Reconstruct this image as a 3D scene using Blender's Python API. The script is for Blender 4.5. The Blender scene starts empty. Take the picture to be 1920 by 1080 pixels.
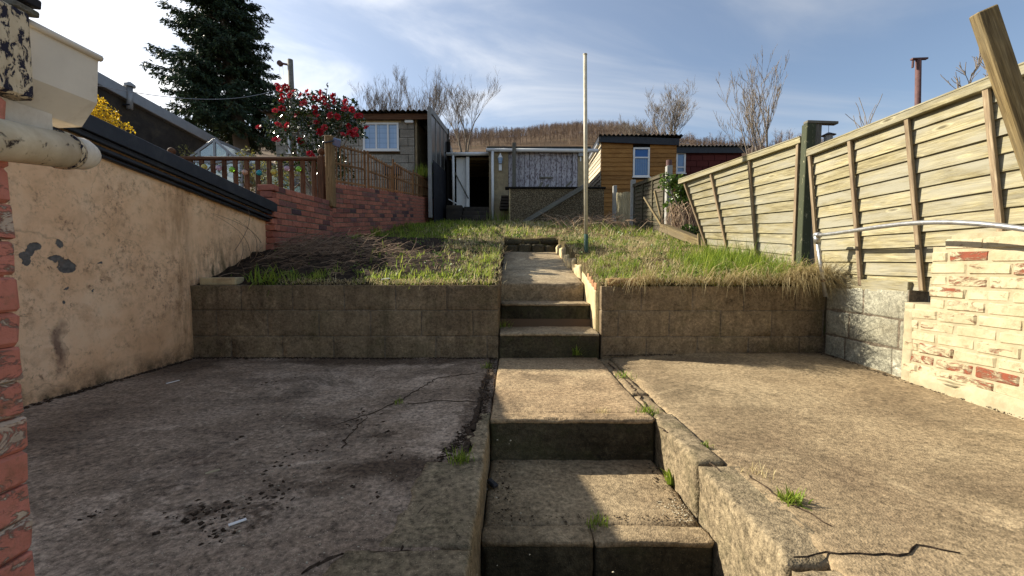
import bpy, bmesh, math, random
import numpy as np
from mathutils import Vector, Matrix, noise as mnoise
random.seed(7); rng = np.random.default_rng(7)
R = math.radians
C = bpy.context.scene.collection
sc = bpy.context.scene

# ---------------------------------------------------------------- camera
CAM_Z = 0.81; FPX = 780.0; PITCH = math.atan(42 / 780)
cam_d = bpy.data.cameras.new('camera'); cam = bpy.data.objects.new('camera', cam_d); C.objects.link(cam)
cam_d.sensor_width = 36; cam_d.lens = FPX / 1920 * 36; cam_d.clip_start = 0.02; cam_d.clip_end = 2000
cam.location = (0, 0, CAM_Z); cam.rotation_euler = (math.pi / 2 - PITCH, 0, 0)
sc.camera = cam
# ---------------------------------------------------------------- sky, sun, exposure
SUN = Vector((-1.58, 0.68, 1.0)).normalized()
EL = math.asin(SUN.z); AZ = math.atan2(SUN.x, SUN.y)
world = bpy.data.worlds.new('World'); sc.world = world; world.use_nodes = True
sun_d = bpy.data.lights.new('sun', 'SUN'); sun_d.energy = 4.8; sun_d.angle = R(0.5); sun_d.color = (1, 0.92, 0.77)
sun_o = bpy.data.objects.new('sun', sun_d); C.objects.link(sun_o); sun_o.location = (-20, 8, 14)
sun_o.rotation_euler = SUN.to_track_quat('Z', 'Y').to_euler()
sc.view_settings.view_transform = 'Standard'; sc.view_settings.look = 'None'
sc.view_settings.exposure = 1.12; sc.view_settings.gamma = 1.0; sc.view_settings.use_curve_mapping = False
sc.render.engine = 'CYCLES'; sc.cycles.use_denoising = True
sc.cycles.max_bounces = 6; sc.cycles.diffuse_bounces = 3; sc.cycles.glossy_bounces = 2
sc.cycles.transparent_max_bounces = 8; sc.cycles.transmission_bounces = 4

def build_world():
    nt = world.node_tree; nt.nodes.clear(); N = nt.nodes.new; L = nt.links.new
    out = N('ShaderNodeOutputWorld'); bg = N('ShaderNodeBackground'); bg.inputs['Strength'].default_value = 0.074
    sky = N('ShaderNodeTexSky'); sky.sky_type = 'NISHITA'; sky.sun_disc = False
    sky.sun_elevation = EL; sky.sun_rotation = AZ; sky.altitude = 150; sky.air_density = 1.0; sky.dust_density = 0.9; sky.ozone_density = 1.4
    tc = N('ShaderNodeTexCoord'); sep = N('ShaderNodeSeparateXYZ'); L(tc.outputs['Generated'], sep.inputs[0])
    # cirrus: the view direction projected on a high flat layer
    mz = N('ShaderNodeMath'); mz.operation = 'MAXIMUM'; mz.inputs[1].default_value = 0.04; L(sep.outputs[2], mz.inputs[0])
    az = N('ShaderNodeMath'); az.operation = 'ADD'; az.inputs[1].default_value = 0.12; L(mz.outputs[0], az.inputs[0])
    dv = N('ShaderNodeVectorMath'); dv.operation = 'DIVIDE'
    cb = N('ShaderNodeCombineXYZ')
    for i in range(3): L(az.outputs[0], cb.inputs[i])
    L(tc.outputs['Generated'], dv.inputs[0]); L(cb.outputs[0], dv.inputs[1])
    mp = N('ShaderNodeMapping'); mp.inputs['Rotation'].default_value = (0, 0, R(-38)); mp.inputs['Scale'].default_value = (0.55, 1.25, 0.0); mp.inputs['Location'].default_value = (0.9, 0.35, 0)
    L(dv.outputs[0], mp.inputs[0])
    n1 = N('ShaderNodeTexNoise'); n1.inputs['Scale'].default_value = 1.15; n1.inputs['Detail'].default_value = 7; n1.inputs['Roughness'].default_value = 0.55; n1.inputs['Distortion'].default_value = 0.9
    L(mp.outputs[0], n1.inputs['Vector'])
    r1 = N('ShaderNodeValToRGB'); r1.color_ramp.elements[0].position = 0.40; r1.color_ramp.elements[1].position = 0.86; r1.color_ramp.elements[0].color = (.13, .13, .13, 1)
    r1.color_ramp.interpolation = 'EASE'
    L(n1.outputs[0], r1.inputs[0])
    # thin veil that brightens towards the sun (forward scattering in the cirrus)
    dt = N('ShaderNodeVectorMath'); dt.operation = 'DOT_PRODUCT'; dt.inputs[1].default_value = SUN; L(tc.outputs['Generated'], dt.inputs[0])
    pr = N('ShaderNodeMapRange'); pr.inputs['From Min'].default_value = -0.1; pr.inputs['From Max'].default_value = 1.0; pr.inputs['To Min'].default_value = 0.0; pr.inputs['To Max'].default_value = 1.0
    L(dt.outputs['Value'], pr.inputs[0])
    pw = N('ShaderNodeMath'); pw.operation = 'POWER'; pw.inputs[1].default_value = 1.6; L(pr.outputs[0], pw.inputs[0])
    cl = N('ShaderNodeMath'); cl.operation = 'MULTIPLY_ADD'; cl.inputs[1].default_value = 1.15; cl.inputs[2].default_value = 0.48; L(pw.outputs[0], cl.inputs[0])
    fm = N('ShaderNodeMath'); fm.operation = 'MULTIPLY'; fm.use_clamp = True; L(r1.outputs[0], fm.inputs[0]); L(cl.outputs[0], fm.inputs[1])
    cc = N('ShaderNodeMath'); cc.operation = 'MULTIPLY_ADD'; cc.inputs[1].default_value = 5.0; cc.inputs[2].default_value = 5.2; L(pw.outputs[0], cc.inputs[0])
    ccol = N('ShaderNodeCombineColor')
    for i in range(3): L(cc.outputs[0], ccol.inputs[i])
    mx = N('ShaderNodeMix'); mx.data_type = 'RGBA'; L(fm.outputs[0], mx.inputs[0]); L(sky.outputs[0], mx.inputs[6]); L(ccol.outputs[0], mx.inputs[7])
    L(mx.outputs[2], bg.inputs['Color']); L(bg.outputs[0], out.inputs[0])
build_world()

# ---------------------------------------------------------------- measuring: a pixel of the photograph at a known distance gives a point in metres
def _d(px, py):
    a = (px - 960) / FPX; b = (540 - py) / FPX
    return Vector((a, math.cos(PITCH) + b * math.sin(PITCH), -math.sin(PITCH) + b * math.cos(PITCH)))
def at(px, py, Y):
    d = _d(px, py); return Vector((0, 0, CAM_Z)) + d * (Y / d.y)
def atX(px, py, X):
    d = _d(px, py); return Vector((0, 0, CAM_Z)) + d * (X / d.x)
def atZ(px, py, Z):
    d = _d(px, py); return Vector((0, 0, CAM_Z)) + d * ((Z - CAM_Z) / d.z)

# ---------------------------------------------------------------- node helper
class G:
    def __init__(s, name):
        s.m = bpy.data.materials.new(name); s.m.use_nodes = True; s.nt = s.m.node_tree; s.nt.nodes.clear()
        s.o = s.nt.nodes.new('ShaderNodeOutputMaterial')
    def N(s, t, **k):
        n = s.nt.nodes.new(t)
        for a, v in k.items(): setattr(n, a, v)
        return n
    def L(s, a, b): s.nt.links.new(a, b)
    def S(s, sock, v):
        if isinstance(v, bpy.types.NodeSocket): s.L(v, sock)
        elif isinstance(v, (tuple, list)) and len(v) == 3 and sock.type == 'RGBA': sock.default_value = (*v, 1)
        else: sock.default_value = v
    def pos(s): return s.N('ShaderNodeNewGeometry').outputs['Position']
    def nrm(s): return s.N('ShaderNodeNewGeometry').outputs['Normal']
    def oc(s):
        tc = s.N('ShaderNodeTexCoord'); oi = s.N('ShaderNodeObjectInfo')
        m = s.N('ShaderNodeMath', operation='MULTIPLY'); s.L(oi.outputs['Random'], m.inputs[0]); m.inputs[1].default_value = 37.0
        a = s.N('ShaderNodeVectorMath', operation='ADD'); s.L(tc.outputs['Object'], a.inputs[0]); s.L(m.outputs[0], a.inputs[1]); return a.outputs[0]
    def rnd(s): return s.N('ShaderNodeObjectInfo').outputs['Random']
    def attr(s, n): return s.N('ShaderNodeAttribute', attribute_name=n).outputs['Fac']
    def map(s, v, sc=(1, 1, 1), loc=(0, 0, 0), rot=(0, 0, 0)):
        n = s.N('ShaderNodeMapping'); s.S(n.inputs[0], v); n.inputs['Scale'].default_value = sc; n.inputs['Location'].default_value = loc; n.inputs['Rotation'].default_value = rot; return n.outputs[0]
    def noise(s, v, scale, detail=4, rough=0.6, dist=0.0):
        n = s.N('ShaderNodeTexNoise'); s.S(n.inputs['Vector'], v); n.inputs['Scale'].default_value = scale; n.inputs['Detail'].default_value = detail
        n.inputs['Roughness'].default_value = rough; n.inputs['Distortion'].default_value = dist; return n.outputs[0]
    def vor(s, v, scale, feature='F1', out='Distance', rand=1.0):
        n = s.N('ShaderNodeTexVoronoi', feature=feature); s.S(n.inputs['Vector'], v); n.inputs['Scale'].default_value = scale; n.inputs['Randomness'].default_value = rand; return n.outputs[out]
    def ramp(s, f, stops, ease=False):
        n = s.N('ShaderNodeValToRGB'); cr = n.color_ramp
        if ease: cr.interpolation = 'EASE'
        while len(cr.elements) < len(stops): cr.elements.new(0.5)
        for e, (p, c) in zip(cr.elements, stops):
            e.position = p; e.color = (c, c, c, 1) if isinstance(c, (int, float)) else (*c, 1)
        s.S(n.inputs[0], f); return n.outputs[0]
    def math(s, op, a, b=None, clamp=False):
        n = s.N('ShaderNodeMath', operation=op, use_clamp=clamp); s.S(n.inputs[0], a)
        if b is not None: s.S(n.inputs[1], b)
        return n.outputs[0]
    def mix(s, f, a, b, mode='MIX'):
        n = s.N('ShaderNodeMix', data_type='RGBA', blend_type=mode); s.S(n.inputs[0], f); s.S(n.inputs[6], a); s.S(n.inputs[7], b); return n.outputs[2]
    def sep(s, v):
        n = s.N('ShaderNodeSeparateXYZ'); s.S(n.inputs[0], v); return n.outputs
    def dist(s, v, p):
        n = s.N('ShaderNodeVectorMath', operation='DISTANCE'); s.S(n.inputs[0], v); n.inputs[1].default_value = p; return n.outputs['Value']
    def bump(s, h, st=0.5, d=0.01, nrm=None):
        n = s.N('ShaderNodeBump'); s.S(n.inputs['Height'], h); n.inputs['Strength'].default_value = st; n.inputs['Distance'].default_value = d
        if nrm: s.L(nrm, n.inputs['Normal'])
        return n.outputs[0]
    def out(s, col, rough=0.85, nrm=None, spec=0.3, metal=0.0, **k):
        b = s.N('ShaderNodeBsdfPrincipled'); s.S(b.inputs['Base Color'], col); s.S(b.inputs['Roughness'], rough)
        b.inputs['Specular IOR Level'].default_value = spec; b.inputs['Metallic'].default_value = metal
        if nrm: s.L(nrm, b.inputs['Normal'])
        for a, v in k.items(): s.S(b.inputs[a.replace('_', ' ')], v)
        s.L(b.outputs[0], s.o.inputs[0]); return s.m
    def leaf(s, col, rough=0.5, trans=0.35, spec=0.3):
        b = s.N('ShaderNodeBsdfPrincipled'); s.S(b.inputs['Base Color'], col); b.inputs['Roughness'].default_value = rough; b.inputs['Specular IOR Level'].default_value = spec
        t = s.N('ShaderNodeBsdfTranslucent'); s.S(t.inputs['Color'], col); m = s.N('ShaderNodeMixShader'); m.inputs[0].default_value = trans
        s.L(b.outputs[0], m.inputs[1]); s.L(t.outputs[0], m.inputs[2]); s.L(m.outputs[0], s.o.inputs[0]); return s.m
M = {}

def concrete(name, light, mid, dark, stain=0.5, moss=0.0, grit=0.5, sweep=0.0, mott=1.0, fine=1.0, drip=0.0, blots=()):
    g = G(name); p = g.pos()
    a = g.noise(p, 0.9, 5, 0.62, 0.4); b = g.noise(p, 5.5, 6, 0.68); f = g.noise(p, 46, 4, 0.75)
    v = g.vor(p, 150); v2 = g.vor(p, 60, out='Color')
    col = g.ramp(a, [(0.33, dark), (0.48, mid), (0.62, light)])
    col = g.mix(g.ramp(b, [(0.38, 0.0), (0.62, 0.6)]), col, mid)
    col = g.mix(g.ramp(g.noise(p, 1.25, 8, 0.76, 0.5), [(0.52, 0.0), (0.63, stain)]), col, tuple(c * 0.40 for c in mid))
    col = g.mix(g.ramp(g.noise(g.map(p, (1, 1, 1), (4, 2, 7)), 1.6, 8, 0.78, 1.2), [(0.54, 0.0), (0.66, 0.55)]), col, tuple(min(1, c * 1.45) for c in light))
    col = g.mix(1.0, col, g.ramp(f, [(0.30, 1 - .5 * fine), (0.5, 1.0), (0.70, 1 + .5 * fine)]), 'MULTIPLY')
    col = g.mix(1.0, col, g.ramp(g.noise(p, 14, 5, 0.75), [(0.34, 1 - .22 * mott), (0.5, 1.0), (0.66, 1 + .14 * mott)]), 'MULTIPLY')
    if sweep:
        sw = g.noise(g.map(p, (0.9, 3.6, 1), (0, 0, 0), (0, 0, R(32))), 1.6, 7, 0.72, 0.5); col = g.mix(g.math('MULTIPLY', g.ramp(sw, [(0.50, 0.0), (0.62, 1.0)]), sweep), col, tuple(min(1, c * 1.5) for c in light)); col = g.mix(g.math('MULTIPLY', g.ramp(sw, [(0.36, 1.0), (0.46, 0.0)]), sweep), col, tuple(c * .6 for c in mid))
    bw = g.N('ShaderNodeRGBToBW'); g.L(v2, bw.inputs[0])
    col = g.mix(g.math('MULTIPLY', g.ramp(v, [(0.0, 1.0), (0.28, 0.0)]), grit), col, g.mix(g.ramp(bw.outputs[0], [(0.45, 0.0), (0.6, 1.0)]), tuple(c * 0.25 for c in mid), tuple(min(1, c * 2.0) for c in light)))
    if drip: col = g.mix(g.math('MULTIPLY', g.ramp(g.noise(g.map(p, (5, 5, .55)), 1.7, 6, 0.7), [(0.48, 0.0), (0.62, 1.0)]), drip), col, tuple(c * 0.38 for c in mid)); col = g.mix(g.math('MULTIPLY', g.ramp(g.noise(g.map(p, (7, 7, .5), (3, 1, 2)), 1.5, 5, 0.7), [(0.57, 0.0), (0.66, 1.0)]), drip * .5), col, tuple(c * 1.25 for c in light))
    if blots:                                       # spilt soil and darker patches with warped edges
        wn = g.N('ShaderNodeTexNoise'); wn.inputs['Scale'].default_value = 4.5; wn.inputs['Detail'].default_value = 7; wn.inputs['Roughness'].default_value = .72; g.L(p, wn.inputs['Vector'])
        wm = g.N('ShaderNodeVectorMath', operation='MULTIPLY_ADD'); g.L(wn.outputs['Color'], wm.inputs[0]); wm.inputs[1].default_value = (.55, .55, 0); wm.inputs[2].default_value = (-.275, -.275, 0)
        wa = g.N('ShaderNodeVectorMath', operation='ADD'); g.L(p, wa.inputs[0]); g.L(wm.outputs[0], wa.inputs[1]); mk = None
        for (bx, by, rx, ry, am) in blots:
            d = g.dist(g.map(wa.outputs[0], (1 / rx, 1 / ry, 0)), (bx / rx, by / ry, 0)); h1 = g.math('MULTIPLY', g.ramp(d, [(0.45, 1.0), (1.0, 0.0)]), am); mk = h1 if mk is None else g.math('MAXIMUM', mk, h1)
        col = g.mix(mk, col, g.mix(g.ramp(f, [(.4, 0.0), (.6, 1.0)]), (0.03, 0.02, 0.013), (0.095, 0.062, 0.038)))
    if moss:
        col = g.mix(g.math('MULTIPLY', g.ramp(g.noise(p, 3.1, 6, 0.7), [(0.5, 0.0), (0.7, 1.0)]), moss), col, (0.045, 0.055, 0.015))
    h = g.math('ADD', g.math('MULTIPLY', g.noise(p, 130, 2, 0.6), 0.6), g.math('MULTIPLY', b, 1.5)); h = g.math('ADD', h, g.math('MULTIPLY', v, 0.5))
    return g.out(col, 0.92, g.bump(h, 0.6, 0.006), 0.15)

def wood(name, c1, c2, c3, grain=1.0, knots=True, rough=0.8, weather=None, wamt=0.5):
    g = G(name); o = g.oc(); r = g.rnd()
    lng = g.map(o, (1.2, 16, 16)); a = g.noise(lng, 3.0, 6, 0.65, 0.8); fine = g.noise(g.map(o, (3, 90, 90)), 3.0, 3, 0.6)
    col = g.ramp(a, [(0.34, c1), (0.5, c2), (0.64, c3)])
    col = g.mix(g.math('MULTIPLY', g.ramp(fine, [(0.35, 1.0), (0.6, 0.0)]), 0.6 * grain), col, tuple(c * 0.35 for c in c1))
    hv = g.N('ShaderNodeHueSaturation'); g.S(hv.inputs['Color'], col); g.S(hv.inputs['Value'], g.ramp(r, [(0.0, 0.78), (1.0, 1.18)])); hv.inputs['Saturation'].default_value = 1.0; col = hv.outputs[0]
    if weather: col = g.mix(g.math('MULTIPLY', g.ramp(g.noise(g.map(o, (1, 4, 4)), 1.7, 6, 0.7), [(0.42, 0.0), (0.62, 1.0)]), wamt), col, weather)
    if knots:
        kv = g.vor(g.map(o, (1.9, 7.5, 0.0)), 1.3); col = g.mix(g.ramp(kv, [(0.05, 0.85), (0.11, 0.0)]), col, tuple(c * 0.45 for c in c1))
        col = g.mix(g.ramp(kv, [(0.11, 0.0), (0.14, 0.4), (0.18, 0.0)]), col, tuple(min(1, c * 1.25) for c in c3))
    return g.out(col, rough, g.bump(g.math('ADD', a, g.math('MULTIPLY', fine, 0.6)), 0.5, 0.004), 0.2)

def plain(name, col, rough=0.6, var=0.25, scale=9, spec=0.3, metal=0.0, bump=0.1, dirt=None, damt=0.4, **k):
    g = G(name); p = g.pos(); n = g.noise(p, scale, 5, 0.65)
    c = g.mix(g.ramp(n, [(0.3, 1.0), (0.7, 0.0)]), col, tuple(x * (1 - var) for x in col))
    if dirt: c = g.mix(g.math('MULTIPLY', g.ramp(g.noise(p, scale * 0.6, 7, 0.75, 0.6), [(0.48, 0.0), (0.66, 1.0)]), damt), c, dirt)
    return g.out(c, rough, g.bump(n, bump, 0.01) if bump else None, spec, metal, **k)

def flaky(name, paint, under, scale=14, lo=0.46, hi=0.52, stretch=(1, 1, 1), world=True, dirt=(0.2, 0.16, 0.1)):
    g = G(name); p = g.map(g.pos() if world else g.oc(), stretch)
    m = g.ramp(g.noise(p, scale, 7, 0.68, 0.6), [(lo, 0.0), (hi, 1.0)])
    pc = g.mix(g.ramp(g.noise(p, scale * 0.4, 6, 0.7), [(0.4, 0.0), (0.7, 0.55)]), paint, dirt)
    col = g.mix(m, pc, under)
    return g.out(col, 0.7, g.bump(m, 0.6, -0.004), 0.25)

def brickmat(name, stops, paint=None, lo=0.5, hi=0.56, flakes=1.0, bump=0.8, soot=0.3):
    g = G(name); p = g.pos(); r = g.rnd()
    col = g.ramp(r, stops)
    col = g.mix(g.ramp(g.noise(p, 22, 6, 0.7), [(0.35, 0.0), (0.75, 0.55)]), col, tuple(c * 0.45 for c in stops[0][1]))
    col = g.mix(g.math('MULTIPLY', g.ramp(g.noise(p, 3.0, 6, 0.7), [(0.45, 0.0), (0.7, 1.0)]), soot), col, (0.03, 0.024, 0.03))
    f = g.noise(p, 60, 4, 0.7); h = f
    if paint:
        n = g.math('ADD', g.noise(g.map(p, (1, 1, 2.2)), 9, 8, 0.72, 0.7), g.math('MULTIPLY', g.math('SUBTRACT', r, 0.5), 0.30 * flakes))
        m = g.ramp(n, [(lo, 0.0), (hi, 1.0)])
        pc = g.mix(g.ramp(g.noise(p, 4.5, 7, 0.72), [(0.42, 0.0), (0.72, 0.7)]), paint, tuple(c * k for c, k in zip(paint, (0.55, 0.50, 0.38))))
        pc = g.mix(g.ramp(g.noise(p, 17, 6, 0.75), [(0.52, 0.0), (0.68, 0.6)]), pc, (0.16, 0.115, 0.06))
        col = g.mix(m, pc, col); h = g.math('ADD', g.math('MULTIPLY', m, -1.2), g.math('MULTIPLY', f, 0.5))
        h = g.math('ADD', h, g.noise(p, 14, 5, 0.6))
    return g.out(col, 0.88, g.bump(h, bump, 0.006), 0.2)

# materials
M['patio_r'] = concrete('concrete_tan', (0.31, 0.24, 0.145), (0.235, 0.175, 0.103), (0.165, 0.118, 0.07), 0.55, sweep=.16, mott=.9, fine=1.25, blots=((1.5, 3.4, .6, .14, .4), (2.3, 2.3, .5, .3, .28), (1.3, 2.2, .35, .2, .22), (1.9, 1.5, .5, .2, .25)))
M['patio_l'] = concrete('concrete_sooty', (0.40, 0.315, 0.235), (0.235, 0.175, 0.122), (0.095, 0.066, 0.046), 0.85, sweep=.12, mott=1.5, fine=1.5, grit=.8, blots=((-.45, 1.62, .32, .16, .85), (-.75, 1.45, .25, .10, .6), (-1.0, 1.35, .10, .06, .8), (-.85, 1.30, .12, .05, .8), (-1.2, 3.5, 1.5, .17, .75), (-2.55, 3.3, .3, .4, .6), (-1.75, 2.9, .35, .15, .45), (-.95, 2.1, .25, .08, .5), (-.6, 1.95, .14, .07, .7), (-2.3, 1.9, .5, .22, .4), (-.22, 2.2, .06, .9, .7)))
M['slab'] = concrete('concrete_slab', (0.37, 0.28, 0.165), (0.30, 0.215, 0.125), (0.21, 0.14, 0.078), 0.6, mott=1.0, fine=1.2, blots=((.2, 2.95, .3, .16, .42), (.0, 2.35, .1, .2, .4), (.55, 2.75, .14, .2, .3)))
M['kerb'] = concrete('concrete_kerb', (0.29, 0.235, 0.15), (0.205, 0.16, 0.098), (0.125, 0.095, 0.058), 0.6, 0.35, 1.0, mott=1.3, fine=1.5)
M['step'] = concrete('concrete_step', (0.12, 0.10, 0.06), (0.055, 0.045, 0.027), (0.022, 0.018, 0.012), 0.8, 0.5, 0.7)  # algae dark; shade of the risers is put into this colour too
M['block'] = concrete('concrete_block_dark', (0.26, 0.195, 0.118), (0.175, 0.127, 0.076), (0.09, 0.064, 0.038), 0.8, 0.35, 1.0, mott=1.2, drip=.35)
M['block_pale'] = concrete('concrete_block_pale', (0.38, 0.37, 0.29), (0.27, 0.255, 0.19), (0.17, 0.15, 0.10), 0.4, 0.1, 0.9)
M['mortar'] = concrete('mortar', (0.22, 0.18, 0.13), (0.15, 0.12, 0.085), (0.09, 0.07, 0.05), 0.4)
M['mortar_cream'] = plain('mortar_cream', (0.43, 0.37, 0.24), 0.9, 0.3, 12, 0.15, bump=0.4, dirt=(0.25, 0.19, 0.1), damt=0.5)
M['cheek'] = plain('render_cream', (0.60, 0.48, 0.27), 0.9, 0.35, 7, 0.15, bump=0.5, dirt=(0.28, 0.17, 0.09), damt=0.7)
M['path'] = concrete('path_concrete', (0.42, 0.34, 0.22), (0.30, 0.23, 0.14), (0.2, 0.15, 0.09), 0.5)
M['shedblock'] = concrete('block_grey', (0.36, 0.33, 0.28), (0.27, 0.245, 0.205), (0.19, 0.17, 0.14), 0.3)
M['pebble'] = (lambda g: g.out(g.mix(g.ramp(g.vor(g.pos(), 38), [(0.1, 1.0), (0.5, 0.0)]), (0.10, 0.075, 0.045), g.mix(g.noise(g.pos(), 25), (0.46, 0.36, 0.21), (0.32, 0.26, 0.17))), 0.9, g.bump(g.vor(g.pos(), 38), 1.0, -0.02), 0.2))(G('pebbledash'))
M['roughcast'] = (lambda g: g.out(g.mix(g.ramp(g.noise(g.pos(), 7, 6, 0.7), [(0.35, 0.0), (0.7, 1.0)]), (0.40, 0.32, 0.195), (0.25, 0.2, 0.125)), 0.9, g.bump(g.vor(g.pos(), 60), 0.8, -0.012), 0.2))(G('roughcast'))
M['brick_dark'] = brickmat('brick_red', [(0.0, (0.09, 0.055, 0.058)), (0.22, (0.38, 0.13, 0.085)), (0.55, (0.52, 0.19, 0.12)), (0.8, (0.42, 0.155, 0.105)), (1.0, (0.2, 0.10, 0.09))], soot=0.2)
M['brick_cream'] = brickmat('brick_painted_cream', [(0.0, (0.30, 0.085, 0.042)), (1.0, (0.24, 0.07, 0.038))], (0.45, 0.385, 0.25), 0.57, 0.67)
M['brick_house'] = brickmat('brick_painted_red', [(0.0, (0.62, 0.5, 0.38)), (1.0, (0.55, 0.42, 0.32))], (0.56, 0.215, 0.16), 0.545, 0.585, 0.15)
M['brick_loose'] = brickmat('brick_loose', [(0.0, (0.45, 0.27, 0.14)), (1.0, (0.42, 0.20, 0.10))], soot=0.2)
M['brick_maroon'] = brickmat('block_maroon', [(0.0, (0.085, 0.02, 0.017)), (1.0, (0.12, 0.028, 0.022))], soot=0.1)
M['fence'] = wood('fence_wood', (0.17, 0.14, 0.072), (0.305, 0.262, 0.142), (0.40, 0.355, 0.215), weather=(0.265, 0.25, 0.19), wamt=0.85)
M['batten'] = wood('batten_wood', (0.19, 0.13, 0.085), (0.27, 0.20, 0.12), (0.36, 0.28, 0.18), knots=False)
M['timber'] = wood('timber_post', (0.13, 0.09, 0.04), (0.22, 0.16, 0.07), (0.30, 0.23, 0.115), weather=(0.17, 0.14, 0.085))
M['greywood'] = wood('grey_weathered_wood', (0.11, 0.10, 0.085), (0.18, 0.165, 0.14), (0.26, 0.24, 0.21), weather=(0.15, 0.15, 0.10))
M['darkfence'] = wood('dark_fence_wood', (0.055, 0.045, 0.03), (0.09, 0.072, 0.045), (0.14, 0.11, 0.07), weather=(0.05, 0.06, 0.025))
M['brownwood'] = wood('brown_stained_wood', (0.085, 0.04, 0.022), (0.14, 0.068, 0.035), (0.20, 0.105, 0.055), knots=False)
M['trellis'] = wood('trellis_wood', (0.17, 0.08, 0.035), (0.27, 0.135, 0.055), (0.36, 0.2, 0.09), knots=False)
M['postwood'] = wood('round_post_wood', (0.14, 0.08, 0.035), (0.23, 0.14, 0.06), (0.31, 0.2, 0.095))
M['orange'] = wood('orange_cladding', (0.26, 0.12, 0.03), (0.38, 0.18, 0.045), (0.47, 0.24, 0.07), knots=False, rough=0.6)
M['paleclad'] = wood('pale_cladding', (0.42, 0.35, 0.24), (0.55, 0.47, 0.34), (0.63, 0.56, 0.43), knots=False)
M['picket'] = wood('picket_wood', (0.36, 0.30, 0.17), (0.47, 0.40, 0.24), (0.55, 0.48, 0.31), knots=False)
M['doorwood'] = flaky('flaking_lilac_paint', (0.50, 0.48, 0.50), (0.16, 0.13, 0.14), 13, 0.48, 0.58, (2.6, 2.6, 0.9), True, (0.26, 0.23, 0.29))
M['flakycream'] = flaky('flaking_cream_paint', (0.64, 0.54, 0.38), (0.05, 0.035, 0.03), 24, 0.58, 0.66, (1, 1, 1.0), True, (0.33, 0.24, 0.14))
M['flakyblack'] = flaky('flaking_black_paint', (0.62, 0.52, 0.36), (0.018, 0.016, 0.03), 42, 0.50, 0.53, (1.6, 1.6, .8), True, (0.3, 0.2, 0.1))
M['plastic'] = plain('white_plastic', (0.70, 0.64, 0.54), 0.5, 0.15, 6, 0.4, bump=0.05, dirt=(0.34, 0.26, 0.17), damt=0.55)
M['white'] = plain('white_paint', (0.78, 0.78, 0.76), 0.5, 0.12, 6, 0.4, bump=0.05)
M['black'] = plain('black_paint', (0.016, 0.018, 0.026), 0.45, 0.4, 12, 0.4, bump=0.15, dirt=(0.06, 0.06, 0.06), damt=0.35)
M['blackboard'] = plain('black_tarred_board', (0.014, 0.014, 0.02), 0.7, 0.4, 8, 0.3, bump=0.3)
M['darkwall'] = plain('dark_slate_wall', (0.05, 0.042, 0.036), 0.85, 0.5, 3, 0.2, bump=0.6, dirt=(0.09, 0.07, 0.045), damt=0.6)
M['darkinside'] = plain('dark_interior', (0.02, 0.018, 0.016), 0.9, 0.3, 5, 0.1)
M['lead'] = plain('grey_sheet_metal', (0.30, 0.31, 0.32), 0.45, 0.2, 5, 0.5, 0.3)
M['galv'] = plain('galvanised_steel', (0.50, 0.50, 0.49), 0.38, 0.3, 40, 0.5, 0.75, dirt=(0.2, 0.15, 0.11), damt=0.5)
M['rust'] = plain('rusty_steel', (0.13, 0.065, 0.06), 0.75, 0.4, 18, 0.3, bump=0.4)
M['polewhite'] = plain('off_white_pole_paint', (0.62, 0.56, 0.42), 0.5, 0.3, 10, 0.3, dirt=(0.3, 0.25, 0.15), damt=0.6)
M['polegreen'] = plain('green_pole_paint', (0.05, 0.105, 0.07), 0.6, 0.3, 20, 0.3, dirt=(0.16, 0.16, 0.10), damt=0.6)
M['greenpost'] = flaky('mossy_green_post', (0.045, 0.052, 0.026), (0.30, 0.28, 0.17), 30, 0.60, 0.66, (1.5, 1.5, .5), True, (0.045, 0.05, 0.02))
M['greyconc'] = plain('grey_concrete_post', (0.34, 0.33, 0.30), 0.9, 0.25, 16, 0.2, bump=0.3)
M['roofsheet'] = plain('corrugated_roof', (0.05, 0.05, 0.048), 0.8, 0.4, 6, 0.2, bump=0.3, dirt=(0.09, 0.1, 0.06), damt=0.5)
M['panelglass'] = plain('old_plastic_panel', (0.10, 0.095, 0.09), 0.3, 0.4, 3, 0.5, bump=0.1)
M['panelgrey'] = plain('grey_panel_frame', (0.26, 0.26, 0.25), 0.6, 0.25, 9)
M['glassblue'] = plain('window_glass', (0.13, 0.24, 0.42), 0.06, 0.35, 2.2, 0.9, bump=0.0)  # blue of the reflected sky is put into the pane colour
M['blind'] = plain('blue_blind', (0.05, 0.16, 0.42), 0.5, 0.15, 3, bump=0)
M['soil'] = (lambda g: g.out(g.ramp(g.noise(g.pos(), 14, 7, 0.75), [(0.35, (0.014, 0.010, 0.008)), (0.5, (0.045, 0.031, 0.021)), (0.66, (0.12, 0.085, 0.052))]), 0.95, g.bump(g.noise(g.pos(), 26, 6, 0.75), 1.0, 0.06), 0.1))(G('soil'))
M['lawn'] = (lambda g: g.out(g.ramp(g.noise(g.pos(), 5, 7, 0.75), [(0.35, (0.05, 0.036, 0.018)), (0.5, (0.16, 0.118, 0.055)), (0.66, (0.10, 0.11, 0.03))]), 0.95, g.bump(g.noise(g.pos(), 30, 6, 0.75), 1.0, 0.05), 0.1))(G('rough_ground'))
M['field'] = (lambda g: g.out(g.ramp(g.noise(g.pos(), 0.08, 8, 0.7), [(0.35, (0.075, 0.05, 0.03)), (0.55, (0.12, 0.075, 0.042)), (0.72, (0.085, 0.08, 0.04))]), 0.95, None, 0.1))(G('hillside'))

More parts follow.
